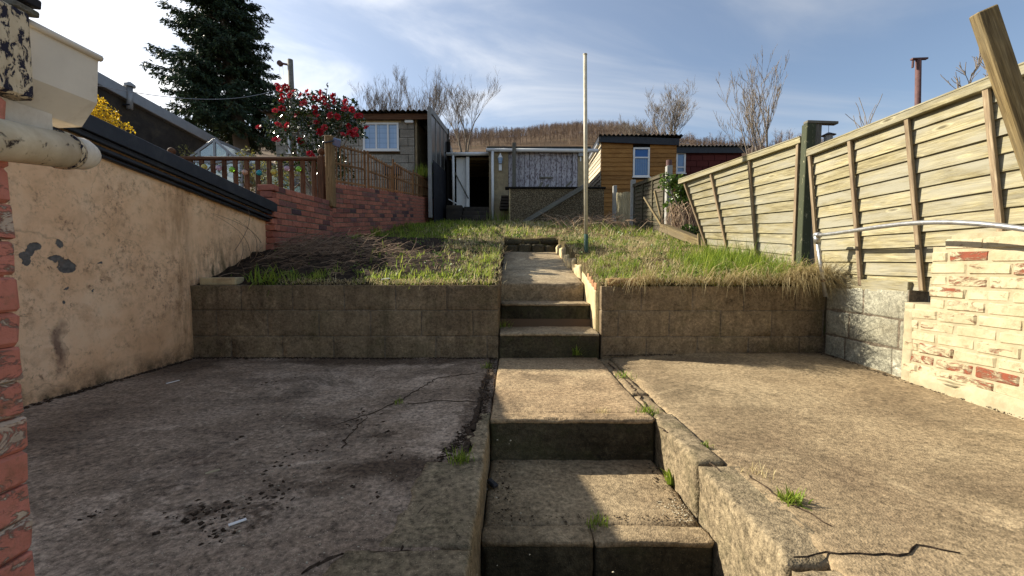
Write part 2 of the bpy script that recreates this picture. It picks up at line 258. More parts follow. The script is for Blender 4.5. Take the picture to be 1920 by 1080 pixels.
# ---------------------------------------------------------------- object helpers
def setp(o, label=None, cat=None, group=None, kind=None, category=None):
    cat = cat or category
    for k, v in (('label', label), ('category', cat), ('group', group), ('kind', kind)):
        if v: o[k] = v
    return o
def hook(o, parent):
    if parent is not None:
        o.parent = parent; o.matrix_parent_inverse = Matrix.Translation(-Vector(parent['_w'])) if parent.get('_w') is not None else Matrix.Identity(4)
def thing(name, label, cat, loc=(0, 0, 0), group=None):
    o = bpy.data.objects.new(name, None); C.objects.link(o); o.location = loc; o.empty_display_size = 0.1
    o['_w'] = tuple(loc); return setp(o, label, cat, group)
def obj(name, me, mat=None, parent=None, mw=None, smooth=False, **k):
    o = bpy.data.objects.new(name, me); C.objects.link(o)
    if mat is not None and not me.materials: me.materials.append(M[mat] if isinstance(mat, str) else mat)
    if mw is not None: o.matrix_basis = mw
    hook(o, parent)
    if smooth: me.polygons.foreach_set('use_smooth', [True] * len(me.polygons))
    return setp(o, **k)
def basis(p, q, up=(0, 0, 1)):          # x along p->q, z as near as possible to up
    p, q = Vector(p), Vector(q); x = (q - p).normalized(); z = Vector(up); z = (z - x * z.dot(x)).normalized(); y = z.cross(x)
    m = Matrix((x, y, z)).transposed().to_4x4(); m.translation = (p + q) / 2; return m, (q - p).length
_bc = {}
def bevbox(lx, ly, lz, c=0.004, jit=0.0, key=None):
    k = (round(lx, 3), round(ly, 3), round(lz, 3), c, jit, key)
    if k in _bc: return _bc[k]
    bm = bmesh.new(); bmesh.ops.create_cube(bm, size=1.0)
    for v in bm.verts: v.co = Vector((v.co.x * lx, v.co.y * ly, v.co.z * lz))
    if c: bmesh.ops.bevel(bm, geom=bm.edges[:], offset=c, segments=1, affect='EDGES')
    if jit:
        for v in bm.verts: v.co += Vector([random.uniform(-jit, jit) for _ in range(3)])
    me = bpy.data.meshes.new('m'); bm.to_mesh(me); bm.free(); _bc[k] = me; return me
def box(name, x0, x1, y0, y1, z0, z1, mat, parent=None, c=0.004, **k):
    return obj(name, bevbox(x1 - x0, y1 - y0, z1 - z0, c, 0, mat), mat, parent, Matrix.Translation(((x0 + x1) / 2, (y0 + y1) / 2, (z0 + z1) / 2)), **k)
def bar(name, p, q, w, t, mat, parent=None, up=(0, 0, 1), c=0.003, jit=0.0, **k):   # w across, t along up
    m, l = basis(p, q, up); return obj(name, bevbox(l, w, t, c, jit, mat), mat, parent, m, **k)
def plank(name, a, b, c_, d, th, mat, parent=None, nseg=6, jit=0.0015, **k):
    """board from four corners (a,b near/far bottom; d,c_ top), thickness th away from the viewer side normal"""
    a, b, c_, d = map(Vector, (a, b, c_, d)); cen = (a + b + c_ + d) / 4
    x = ((b - a) + (c_ - d)).normalized(); n = x.cross((d - a)).normalized(); y = n.cross(x)
    mw = Matrix((x, y, n)).transposed().to_4x4(); mw.translation = cen; inv = mw.inverted()
    V = []; F = []
    for i in range(nseg + 1):
        t = i / nseg; lo = inv @ a.lerp(b, t); hi = inv @ d.lerp(c_, t)
        e = [random.uniform(-jit, jit) for _ in range(3)]
        V += [lo + Vector((0, e[0], e[2])), hi + Vector((0, e[1], e[2])), hi + Vector((0, e[1], e[2] - th)), lo + Vector((0, e[0], e[2] - th))]
    for i in range(nseg):
        k0 = 4 * i
        for j in range(4): F.append((k0 + j, k0 + 4 + j, k0 + 4 + (j + 1) % 4, k0 + (j + 1) % 4))
    F.append((0, 1, 2, 3)); k0 = 4 * nseg; F.append((k0 + 3, k0 + 2, k0 + 1, k0))
    me = bpy.data.meshes.new('m'); me.from_pydata(V, [], F); me.update()
    bm = bmesh.new(); bm.from_mesh(me); bmesh.ops.recalc_face_normals(bm, faces=bm.faces[:]); bm.to_mesh(me); bm.free()
    return obj(name, me, mat, parent, mw, **k)
class MB:
    def __init__(s): s.v = []; s.f = []
    def add(s, V, F): b = len(s.v); s.v += [tuple(x) for x in V]; s.f += [tuple(i + b for i in f) for f in F]
    def box(s, x0, x1, y0, y1, z0, z1):
        s.add([(x, y, z) for z in (z0, z1) for x, y in ((x0, y0), (x1, y0), (x1, y1), (x0, y1))], [(3, 2, 1, 0), (4, 5, 6, 7), (0, 1, 5, 4), (1, 2, 6, 5), (2, 3, 7, 6), (3, 0, 4, 7)])
    def bar(s, p, q, w, t, up=(0, 0, 1)):
        m, l = basis(p, q, up)
        V = [m @ Vector((sx * l / 2, sy * w / 2, sz * t / 2)) for sz in (-1, 1) for sx, sy in ((-1, -1), (1, -1), (1, 1), (-1, 1))]
        s.add(V, [(3, 2, 1, 0), (4, 5, 6, 7), (0, 1, 5, 4), (1, 2, 6, 5), (2, 3, 7, 6), (3, 0, 4, 7)])
    def tube(s, pts, rad, n=8, cap=True):
        pts = [Vector(p) for p in pts]; rad = rad if isinstance(rad, (list, tuple)) else [rad] * len(pts)
        b = len(s.v); prev = None
        for i, p in enumerate(pts):
            t = (pts[min(i + 1, len(pts) - 1)] - pts[max(i - 1, 0)]).normalized()
            u = prev if prev is not None else (Vector((0, 0, 1)) if abs(t.z) < 0.9 else Vector((1, 0, 0)))
            u = (u - t * u.dot(t)).normalized(); prev = u; w = t.cross(u)
            for j in range(n):
                a = 2 * math.pi * j / n; s.v.append(tuple(p + (u * math.cos(a) + w * math.sin(a)) * rad[i]))
        for i in range(len(pts) - 1):
            for j in range(n): s.f.append((b + i * n + j, b + i * n + (j + 1) % n, b + (i + 1) * n + (j + 1) % n, b + (i + 1) * n + j))
        if cap: s.f.append(tuple(b + j for j in reversed(range(n)))); e = b + (len(pts) - 1) * n; s.f.append(tuple(e + j for j in range(n)))
    def sphere(s, c, r, n=8, m=6, sq=(1, 1, 1)):
        V = []; F = []
        for i in range(m + 1):
            th = math.pi * i / m
            for j in range(n): a = 2 * math.pi * j / n; V.append((c[0] + r * sq[0] * math.sin(th) * math.cos(a), c[1] + r * sq[1] * math.sin(th) * math.sin(a), c[2] + r * sq[2] * math.cos(th)))
        for i in range(m):
            for j in range(n): F.append((i * n + j, (i + 1) * n + j, (i + 1) * n + (j + 1) % n, i * n + (j + 1) % n))
        s.add(V, F)
    def mesh(s):
        me = bpy.data.meshes.new('m'); me.from_pydata(s.v, [], s.f); me.update(); return me
    def build(s, name, mat, parent=None, smooth=False, **k): return obj(name, s.mesh(), mat, parent, smooth=smooth, **k)
def nz(x, y, z=0.0, s=1.0): return mnoise.noise(Vector((x * s, y * s, z * s)))
def rough_box(name, x0, x1, y0, y1, z0, z1, mat, parent=None, cell=0.05, amp=0.006, c=0.012, fs=9.0, top=None, ragged=0.0, **k):
    """box with subdivided faces, worn edges and an uneven surface; top(x,y) may bend the upper face"""
    def axis(a, b):
        n = max(1, int(round((b - a) / cell))); e = min(c * 1.6 + 0.002, (b - a) * 0.2); return [a, a + e] + [a + (b - a) * i / n for i in range(1, n) if (b - a) * i / n > e * 1.5 and (b - a) * (n - i) / n > e * 1.5] + [b - e, b]
    AX, AY, AZ = axis(x0, x1), axis(y0, y1), axis(z0, z1); nx, ny, n_z = len(AX) - 1, len(AY) - 1, len(AZ) - 1
    V = []; F = []; ix = {}
    def vid(i, j, l):
        kk = (i, j, l)
        if kk not in ix:
            x, y, z = AX[i], AY[j], AZ[l]
            if top: z += top(x, y) * (z - z0) / (z1 - z0)
            ex, ey, ez = (i in (0, nx)), (j in (0, ny)), (l in (0, n_z)); cnt = ex + ey + ez
            w = c * (0.35 + 0.9 * abs(nz(x, y, z, 11))) + c * 5.0 * max(0, nz(x, y, z, 6.5) - .28) if cnt >= 2 else 0
            d = mnoise.noise_vector(Vector((x, y, z)) * fs) * amp + mnoise.noise_vector(Vector((x, y, z)) * fs * 3.1) * amp * 0.6
            if ragged and i == 0: x += ragged * (nz(x, y, 2, 7) + .5 * nz(x, y, 9, 19))
            sx = -1 if i == nx else 1; sy = -1 if j == ny else 1; sz = -1 if l == n_z else 1
            V.append((x + d.x + (w * sx if ex else 0), y + d.y + (w * sy if ey else 0), z + d.z + (w * sz if ez else 0))); ix[kk] = len(V) - 1
        return ix[kk]
    for i in range(nx):
        for j in range(ny):
            F.append((vid(i, j, n_z), vid(i + 1, j, n_z), vid(i + 1, j + 1, n_z), vid(i, j + 1, n_z))); F.append((vid(i, j + 1, 0), vid(i + 1, j + 1, 0), vid(i + 1, j, 0), vid(i, j, 0)))
    for i in range(nx):
        for l in range(n_z):
            F.append((vid(i, 0, l), vid(i + 1, 0, l), vid(i + 1, 0, l + 1), vid(i, 0, l + 1))); F.append((vid(i, ny, l + 1), vid(i + 1, ny, l + 1), vid(i + 1, ny, l), vid(i, ny, l)))
    for j in range(ny):
        for l in range(n_z):
            F.append((vid(0, j, l + 1), vid(0, j + 1, l + 1), vid(0, j + 1, l), vid(0, j, l))); F.append((vid(nx, j, l), vid(nx, j + 1, l), vid(nx, j + 1, l + 1), vid(nx, j, l + 1)))
    me = bpy.data.meshes.new('m'); me.from_pydata(V, [], F); me.update()
    return obj(name, me, mat, parent, smooth=True, **k)
def fastmesh(name, V, F, mat, parent=None, attr=None, smooth=False, **k):
    """V (n,3) float array, F (m,k) int array"""
    me = bpy.data.meshes.new('m'); V = np.asarray(V, np.float32); F = np.asarray(F, np.int32); kk = F.shape[1]
    me.vertices.add(len(V)); me.vertices.foreach_set('co', V.ravel()); me.loops.add(F.size); me.loops.foreach_set('vertex_index', F.ravel())
    me.polygons.add(len(F)); me.polygons.foreach_set('loop_start', np.arange(0, F.size, kk, dtype=np.int32)); me.polygons.foreach_set('loop_total', np.full(len(F), kk, np.int32))
    me.update(calc_edges=True)
    if attr is not None:
        a = me.attributes.new('t', 'FLOAT', 'POINT'); a.data.foreach_set('value', np.asarray(attr, np.float32))
    me.validate(); return obj(name, me, mat, parent, smooth=smooth, **k)

# ---------------------------------------------------------------- the lie of the land
PL, PR = -0.116, 0.78          # the two cheeks of the stair
YW = 3.63                      # face of the retaining walls
XL, XR = -2.80, 2.74           # pink wall, right boundary
_gy = [3.5, 3.75, 4.8, 5.6, 7.0, 9.0, 12.4, 14.5, 60]; _gz = [0.64, 0.68, 0.88, 1.04, 1.26, 1.62, 2.12, 2.25, 4.5]
def gz0(y): return float(np.interp(y, _gy, _gz))
def pathz(y): return float(np.interp(y, [4.38, 7.0], [0.63, 1.05]))
def gz(x, y):
    z = gz0(y) + 0.035 * nz(x, y, 3.1, 1.6) + 0.02 * nz(x, y, 7.0, 5)
    if x < -1.0: z += 0.10 * min(1, (-1.0 - x) / 1.2) * max(0, min(1, (y - 3.9) / 0.7)) * max(0, min(1, (7.5 - y) / 1.5))
    if x < PL and y < 6.4: z += .022 * nz(x, y, 1, 14) + .03 * abs(nz(x, y, 5, 8))
    if y < 3.9: z -= 0.05 * (3.9 - y) / 0.3 * (1 if x < 0 else 0.3)
    return z
def heightgrid(name, x0, x1, y0, y1, cell, mat, zf, skirt=None, parent=None, **k):
    nx = max(1, int((x1 - x0) / cell)); ny = max(1, int((y1 - y0) / cell)); V = []; F = []
    for j in range(ny + 1):
        for i in range(nx + 1):
            x = x0 + (x1 - x0) * i / nx; y = y0 + (y1 - y0) * j / ny; V.append((x, y, zf(x, y)))
    for j in range(ny):
        for i in range(nx): a = j * (nx + 1) + i; F.append((a, a + 1, a + nx + 2, a + nx + 1))
    if skirt is not None:
        ring = [i for i in range(nx + 1)] + [j * (nx + 1) + nx for j in range(1, ny + 1)] + [ny * (nx + 1) + i for i in range(nx - 1, -1, -1)] + [j * (nx + 1) for j in range(ny - 1, 0, -1)]
        b = len(V)
        for r in ring: V.append((V[r][0], V[r][1], V[r][2] - skirt))
        n = len(ring)
        for q in range(n): F.append((ring[q], b + q, b + (q + 1) % n, ring[(q + 1) % n]))
    me = bpy.data.meshes.new('m'); me.from_pydata(V, [], F); me.update(); return obj(name, me, mat, parent, smooth=True, **k)

S = dict(kind='structure')
# ground far and near (one sheet), lower yard under the camera
SKY = [(-40, .285), (-22, .30), (-6, .31), (0, .316), (8, .324), (14, .322), (22, .303), (30, .278), (36, .25), (44, .20), (60, .17)]   # slope of the skyline against bearing in degrees
def skyline(x, y): return float(np.interp(math.degrees(math.atan2(x, y)), [a for a, _ in SKY], [b for _, b in SKY]))
def landz(x, y):
    d = math.hypot(x, y)
    if y < 2.4: return -0.95
    if abs(x) < 3.2 and y < 14: return -0.95 if y < 3.9 else gz0(y) - 0.45
    z = float(np.interp(y, [0, 3, 4.4, 12, 18, 60], [-0.95, -0.9, 0.5, 1.9, 2.2, 9.0]))
    if d > 50:
        t = min(1, (d - 50) / 210); top = skyline(x, max(y, 1)) * 250 * max(y, 0.25 * d) / d
        z = 6.5 + (top - 6.5) * (t ** 0.85) + 3.0 * nz(x, y, 0, 0.02) * min(1, t * 3)
        if d > 260: z -= (d - 260) * 0.25
    return z
def terrain():
    xs = sorted(set([-900, -600, -430] + list(np.arange(-330, -20, 12.0)) + list(np.arange(-20, 21, 1.0)) + list(np.arange(32, 340, 12.0)) + [-3.3, 3.3, 430, 600, 900]))
    ys = sorted(set([-120, -40, -10, 0, 2.3, 2.5, 3.8, 4.0] + list(np.arange(4.5, 20, 0.75)) + list(np.arange(20, 320, 8.0)) + [400, 520, 700]))
    V = [(x, y, landz(x, y)) for y in ys for x in xs]; n = len(xs)
    F = [(j * n + i, j * n + i + 1, (j + 1) * n + i + 1, (j + 1) * n + i) for j in range(len(ys) - 1) for i in range(n - 1)]
    me = bpy.data.meshes.new('m'); me.from_pydata(V, [], F); me.update(); obj('terrain', me, 'field', smooth=True, kind='structure', label='rough ground rising to the wooded hill')
terrain()
box('lower_yard', -3.4, 3.2, -3.0, 1.2, -0.80, -0.63, 'patio_l', kind='structure', label='concrete yard below the steps')

# patio: left slab, right slab, landing
def bumpy(x, y): return 0.006 * nz(x, y, 1.0, 1.3) + 0.003 * nz(x, y, 5.0, 5)
def ptilt(x, y): return bumpy(x, y) + 0.045 * max(0, min(1, (y - 2.2) / 1.4)) * min(1, max(0, (x - 0.9) / 0.8))
rough_box('patio_left', XL - 0.05, -0.19, 0.35, YW + 0.02, -0.75, 0.0, 'patio_l', cell=0.07, amp=0.004, c=0.015, top=bumpy, label='dark dirty concrete patio left of the steps', **S)
rough_box('patio_right', 0.87, XR + 0.08, 0.35, YW + 0.02, -0.75, 0.0, 'patio_r', cell=0.07, amp=0.003, c=0.012, top=ptilt, label='sunlit tan concrete patio right of the steps', **S)
def outl(p): return p
# kerbs of the stair well, each a cast length with a broken joint
kr = thing('kerb', 'worn concrete kerb along the right edge of the lower steps', 'kerb', (0.82, 1.4, -0.6)); kr['kind'] = 'structure'
for (y0, y1, x1, dz) in ((1.66, 2.22, 0.872, 0.004), (1.10, 1.648, 0.93, -0.006), (0.35, 1.085, 0.93, -0.012)):
    rough_box('kerb_length', 0.757, x1, y0, y1, -0.70, 0.006 + dz, 'kerb', kr, cell=0.03, amp=0.007, c=0.008)
kl = thing('kerb', 'grey concrete kerb along the left edge of the lower steps', 'kerb', (-0.2, 1.4, -0.6)); kl['kind'] = 'structure'
for (y0, y1, x0) in ((1.69, 2.24, -0.185), (1.155, 1.68, -0.36), (0.35, 1.145, -0.48)):
    rough_box('kerb_length', x0, PL + 0.0, y0, y1, -0.70, 0.005, 'kerb', kl, cell=0.03, amp=0.005, c=0.006, ragged=.07)
# lower steps and landing
st = thing('lower_steps', 'concrete steps sinking between two kerbs in the foreground', 'steps', (0.3, 1.6, -0.63)); st['kind'] = 'structure'
rough_box('landing_slab', PL + 0.003, 0.752, 2.245, YW + 0.02, -0.3, 0.004, 'slab', st, cell=0.05, amp=0.003, c=0.008, top=bumpy)
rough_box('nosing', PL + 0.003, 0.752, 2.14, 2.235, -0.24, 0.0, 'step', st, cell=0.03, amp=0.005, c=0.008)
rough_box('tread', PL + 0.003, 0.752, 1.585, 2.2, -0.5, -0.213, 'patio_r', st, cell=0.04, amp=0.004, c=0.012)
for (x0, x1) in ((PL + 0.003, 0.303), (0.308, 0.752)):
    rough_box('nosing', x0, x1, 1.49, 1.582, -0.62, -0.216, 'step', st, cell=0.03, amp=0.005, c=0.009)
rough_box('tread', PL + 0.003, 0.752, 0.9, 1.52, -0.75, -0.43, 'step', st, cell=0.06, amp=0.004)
js = thing('joint_strip', 'cracked concrete strips filling the joints beside the landing', 'strip', (0.3, 3, 0)); js['kind'] = 'structure'
for (y0, y1) in ((2.26, 2.62), (2.63, 3.05), (3.06, YW)):
    rough_box('strip', PL - 0.072, PL - 0.002, y0, y1, -0.3, -0.014 + random.uniform(-.006, .004), 'patio_l', js, cell=0.035, amp=0.007, c=0.012)
for (y0, y1, dz) in ((2.24, 2.58, 0.0), (2.6, 2.98, .004), (2.99, YW, -.004)):
    rough_box('strip', 0.758, 0.864, y0, y1, -0.3, -0.004 + dz, 'patio_r', js, cell=0.035, amp=0.006, c=0.012)
# upper steps
us = thing('upper_steps', 'three mossy concrete steps between the two retaining walls', 'steps', (0.33, 4.0, 0)); us['kind'] = 'structure'
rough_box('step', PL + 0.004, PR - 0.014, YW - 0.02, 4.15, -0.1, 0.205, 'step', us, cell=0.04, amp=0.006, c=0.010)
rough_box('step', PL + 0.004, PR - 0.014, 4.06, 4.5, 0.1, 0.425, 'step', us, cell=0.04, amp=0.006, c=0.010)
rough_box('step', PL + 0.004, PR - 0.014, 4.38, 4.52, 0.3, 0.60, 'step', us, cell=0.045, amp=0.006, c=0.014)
for (y0, y1, z) in ((YW - .028, 4.055, .205), (4.05, 4.375, .425)):
    rough_box('tread', PL + 0.006, PR - 0.016, y0, y1, z - .012, z + 0.018, 'path', us, cell=0.04, amp=0.005, c=0.008)  # pale top slabs: lit treads above shaded risers, put into the colour
rough_box('tread', PL + 0.004, 0.75, 2.135, 2.236, -.02, 0.012, 'slab', st, cell=0.03, amp=0.004, c=0.008)  # pale cap on the dark nosing, its lit top put into colour
for (x0, x1) in ((PL + 0.004, 0.303), (0.307, 0.75)): rough_box('tread', x0, x1, 1.485, 1.583, -.235, -.206, 'patio_r', st, cell=0.03, amp=0.005, c=0.008)  # same pale lit top by colour on the lower nosings
def pslope(x, y): return pathz(y) - 0.60
rough_box('path', PL - 0.02, PR - 0.02, 4.375, 7.05, 0.3, 0.60, 'path', cell=0.08, amp=0.006, c=0.012, top=lambda x, y: pathz(y) - 0.605 + bumpy(x, y), label='sloping concrete garden path', **S)
# beds and lawn
heightgrid('garden_bed_left', XL - 0.12, PL - 0.02, YW + 0.08, 7.1, 0.035, 'soil', gz, 0.5, label='dark soil bed above the left retaining wall', **S)
heightgrid('garden_bed_right', PR + 0.0, XR + 0.5, YW + 0.08, 7.1, 0.06, 'lawn', gz, 0.5, label='rough grassy bed above the right retaining wall', **S)
heightgrid('upper_lawn', XL - 0.2, XR + 0.5, 7.1, 13.2, 0.1, 'lawn', gz, 0.5, label='rough lawn below the outbuildings', **S)
# stones at the top of the path
t = thing('stone_step', 'low step of dark mossy stones at the top of the path', 'step', (0.3, 7.1, 1.05))
xs = [-0.14, 0.10, 0.33, 0.55, 0.74]
for a, b in zip(xs, xs[1:]): rough_box('stone', a + 0.006, b - 0.006, 7.0, 7.3, 0.95, 1.17 + random.uniform(-.02, .02), 'step', t, cell=0.05, amp=0.012, c=0.02)
for a, b in zip((-0.2, 0.2, 0.48), (0.18, 0.46, 0.8)): rough_box('stone', a, b, 7.08, 7.35, 1.165, 1.25 + random.uniform(-.02, .02), 'step', t, cell=0.05, amp=0.012, c=0.02)

# ---------------------------------------------------------------- retaining walls, block by block
def blockwall(name, label, x0, x1, zs, starts, mat, y0=YW, th=0.2, cat='wall', L=0.45, J=0.007):
    t = thing(name, label, cat, ((x0 + x1) / 2, y0, 0))
    box('mortar', x0 + 0.01, x1 - 0.01, y0 + 0.006, y0 + th - 0.004, zs[-1], zs[0] - 0.006, 'mortar', t, 0)
    for k, (zt, zb) in enumerate(zip(zs, zs[1:])):
        x = x0 - starts[k]
        while x < x1 - 0.02:
            a, b = max(x, x0), min(x + L, x1)
            if b - a > 0.04: rough_box('block', a + J / 2, b - J / 2, y0 + random.uniform(-.002, .002), y0 + th, zb + J / 2, zt - J / 2, mat, t, cell=0.06, amp=0.003, c=0.0025)
            x += L
    return t
blockwall('retaining_wall', 'long dark concrete block retaining wall left of the steps', XL - 0.02, PL, (0.642, 0.42, 0.19, -0.06), (0, 0.225, 0.1), 'block')
blockwall('retaining_wall', 'concrete block retaining wall right of the steps with dry grass hanging over', PR, XR + 0.01, (0.63, 0.415, 0.185, -0.06), (0.1, 0.3, 0.05), 'block')
# cheeks of the upper stair
def cheek_top(x, y): return 0.18 * max(0, (y - 3.8) / 0.8)
t = thing('stair_cheek', 'sunlit cream rendered side wall of the upper steps', 'wall', (PR, 4.1, 0))
rough_box('render', PR - 0.012, PR + 0.09, YW + 0.205, 4.62, -0.05, 0.57, 'cheek', t, cell=0.05, amp=0.007, c=0.012, top=cheek_top)
for k, yy in enumerate((3.87, 3.99, 4.11, 4.23)): obj('brick', bevbox(0.2, 0.105, 0.068, 0.006, 0.003, k), 'brick_loose', t, Matrix.Translation((PR + 0.09, yy, 0.60 + cheek_top(0, yy))) @ Matrix.Rotation(random.uniform(-.05, .05), 4, 'Z'))
t = thing('stair_cheek', 'mossy rendered side wall left of the upper steps', 'wall', (PL, 4.1, 0))
rough_box('render', PL - 0.1, PL + 0.002, YW + 0.205, 4.62, -0.05, 0.60, 'block', t, cell=0.06, amp=0.006, c=0.012, top=cheek_top)
# rough edging stones along the path
t = thing('path_edging', 'broken concrete edging along the right side of the path', 'edging', (0.82, 5.4, 0.8))
y = 4.66
while y < 6.9:
    l = random.uniform(0.22, 0.42); zz = pathz(y)
    rough_box('edging_stone', PR - 0.05 + random.uniform(-.02, .02), PR + 0.05, y, y + l - 0.015, zz - 0.15, zz + random.uniform(0.12, 0.2), 'cheek', t, cell=0.05, amp=0.014, c=0.022); y += l
# loose bricks
def loosebrick(label, c, rz, mat='brick_loose', s=(0.215, 0.1, 0.062)):
    o = obj('loose_brick', bevbox(*s, 0.006, 0.003, label), mat, None, Matrix.Translation(c) @ Matrix.Rotation(rz, 4, 'Z')); setp(o, label, 'brick')
loosebrick('orange brick lying at the corner above the stair cheek', (PR + 0.13, YW + 0.14, 0.662), 1.5)
loosebrick('brown brick lying lengthwise on the right retaining wall', (1.04, YW + 0.12, 0.662), 0.03)
loosebrick('long pale stone lying on the left retaining wall beside the pink wall', (-2.62, YW + 0.13, 0.672), 0.02, 'cheek', (0.32, 0.13, 0.06))

# right boundary: pale blocks, then the cream painted brick wall
t = thing('block_wall', 'pale concrete block side wall in the right corner of the patio', 'wall', (XR, 3.2, 0))
box('mortar', XR + 0.006, XR + 0.14, 2.87, 3.62, -0.1, 0.64, 'mortar', t, 0)
for (zb, zt, ys) in ((0.43, 0.645, (3.62, 3.24, 2.87)), (0.215, 0.43, (3.62, 3.37, 2.93, 2.87)), (-0.02, 0.215, (3.62, 3.40, 2.97, 2.87))):
    for a, b in zip(ys, ys[1:]): rough_box('block', XR + random.uniform(-.003, .003), XR + 0.15, b + 0.004, a - 0.004, zb + 0.004, zt - 0.004, 'block_pale', t, cell=0.05, amp=0.004, c=0.006)
t = thing('painted_brick_wall', 'flaking cream painted brick wall on the right of the patio', 'wall', (XR, 2.0, 0))
for (ya_, zb_, zt_) in ((2.855, -0.1, 0.555), (2.69, 0.555, 0.93), (2.58, 0.93, 1.0), (2.18, 1.0, 1.07)): box('mortar', XR - 0.026, XR + 0.16, 0.6, ya_, zb_, zt_, 'mortar_cream', t, 0)
rough_box('corner_render', XR - 0.033, XR + 0.15, 2.79, 2.866, -0.05, 0.56, 'mortar_cream', t, cell=0.04, amp=0.004, c=0.008)
rough_box('base_render', XR - 0.05, XR - 0.02, 0.6, 2.79, -0.05, 0.105, 'mortar_cream', t, cell=0.05, amp=0.01, c=0.012)
brv = [bevbox(0.1, 0.215, 0.066, 0.009, 0.0035, 'cream%d' % k) for k in range(6)]
for k in range(15):
    z = 0.04 + 0.075 * k; y = (2.86 if z < 0.56 else 2.70) - (0.11 if k % 2 else 0)
    if k >= 12: y = 2.62 if k == 12 else (2.22 if k == 13 else 1.9)
    if k % 2 and k < 12: obj('brick', bevbox(0.1, 0.1, 0.066, 0.009, 0.003, 'half%d' % (k % 3)), 'brick_cream', t, Matrix.Translation((XR + 0.018 + random.uniform(-.004, .004), y + 0.053, z)))
    while y > 0.7:
        obj('brick', brv[random.randrange(6)], 'brick_cream', t, Matrix.Translation((XR + 0.018 + random.uniform(-.004, .004), y - 0.11, z)) @ Matrix.Rotation(random.uniform(-.012, .012), 4, 'X')); y -= 0.225

# ---------------------------------------------------------------- right fences
def fence_panel(name, label, A, B, Ct, D, nb, mats, battens, rail=True, th=0.010, group=None, rake=0.022):
    """A near bottom, B far bottom, Ct far top, D near top; boards lap, each leaning out at its foot"""
    A, B, Ct, D = map(Vector, (A, B, Ct, D)); t = thing(name, label, 'fence', (A + B) / 2, group)
    n = (B - A).cross(D - A).normalized();
    if n.x > 0: n = -n          # towards the garden
    for i in range(nb):
        f0 = max(0, (i - 0.08) / nb); f1 = (i + 1.04) / nb; w0 = random.uniform(-.004, .004) / 1.2; w1 = random.uniform(-.004, .004) / 1.2
        a, b = A.lerp(D, f0 + w0), B.lerp(Ct, f0 + w1); c_, d = B.lerp(Ct, min(1, f1 + w1)), A.lerp(D, min(1, f1 + w0))
        if mats[0] == 'fence' and (b - a).length > 9: continue
        plank('board', a + n * rake, b + n * rake, c_ + n * 0.004, d + n * 0.004, th, mats[0], t)
    for f, tilt in battens:
        p = A.lerp(B, f); q = D.lerp(Ct, f + tilt); bar('batten', p + n * 0.038, q + n * 0.038, 0.031, 0.022, mats[1], t, up=n, c=0.002)
    if rail:
        bar('top_rail', D + n * 0.032 + (D - Ct).normalized() * 0.01, Ct + n * 0.032 + (Ct - D).normalized() * 0.06, 0.055, 0.05, mats[0], t, up=n, c=0.003)
        bar('top_cap', D + n * 0.018 + Vector((0, 0, 0.032)), Ct + n * 0.018 + Vector((0, 0, 0.032)) + (Ct - D).normalized() * 0.05, 0.012, 0.085, mats[0], t, up=n, c=0.002)
    return t
FX = XR + 0.05
fpA = fence_panel('lapped_fence', 'upright lapped timber fence panel above the cream brick wall', (FX, 3.74, 0.655), (FX, 1.85, 0.63), (FX, 2.02, 1.86), (FX, 3.92, 1.85), 12, ('fence', 'batten'), [(0.006, 0), (0.245, 0), (0.505, 0), (0.76, 0), (0.99, 0)])
bar('bottom_rail', (FX - 0.03, 3.72, 0.665), (FX - 0.03, 2.88, 0.655), 0.035, 0.085, 'fence', fpA, up=(0, 0, 1))
fence_panel('lapped_fence', 'damaged timber fence panel tipping over towards the path', (FX + 0.0, 4.05, 0.80), (2.66, 5.62, 1.02), (2.30, 5.60, 1.93), (FX + 0.02, 4.07, 2.01), 11, ('fence', 'batten'), [(0.015, 0), (0.36, 0.0), (0.70, 0.0), (0.985, 0.0)])
t = thing('fence_post', 'mossy green fence post with a bracket arm between the two lapped panels', 'post', (FX, 3.98, 0.7))
bar('post', (FX - 0.02, 3.975, 0.5), (FX + 0.01, 4.0, 2.14), 0.085, 0.075, 'greenpost', t, up=(0, 1, 0), c=0.004)
bar('post_back', (FX + 0.055, 3.985, 0.5), (FX + 0.085, 4.005, 2.14), 0.065, 0.06, 'greywood', t, up=(0, 1, 0), c=0.004)
bar('bracket_arm', (FX - 0.03, 3.99, 2.155), (FX + 0.26, 3.99, 2.145), 0.06, 0.025, 'greywood', t)
t = thing('bird_feeder', 'small black bird feeder hanging from the fence post arm', 'bird feeder', (FX + 0.19, 3.99, 1.95))
m = MB(); m.tube([(FX + 0.19, 3.99, 2.135), (FX + 0.19, 3.99, 2.06)], 0.002, 5); m.build('hanger', 'black', t)
m = MB(); m.tube([(FX + 0.19, 3.99, 2.035), (FX + 0.19, 3.99, 2.06)], [0.062, 0.012], 12); m.build('roof', 'black', t)
m = MB(); m.tube([(FX + 0.19, 3.99, 1.96), (FX + 0.19, 3.99, 2.04)], 0.035, 10); m.tube([(FX + 0.19, 3.99, 1.945), (FX + 0.19, 3.99, 1.96)], 0.055, 12); m.build('seed_cage', 'panelgrey', t)
t = thing('leaning_post', 'thick yellowish timber post leaning in front of the right fence', 'post', at(1950, 420, 1.95))
bar('post', at(1843, 20, 1.95), at(1843 + 0.335 * 862, 882, 1.95), 0.078, 0.055, 'timber', t, up=(0.25, 1, 0), c=0.005)
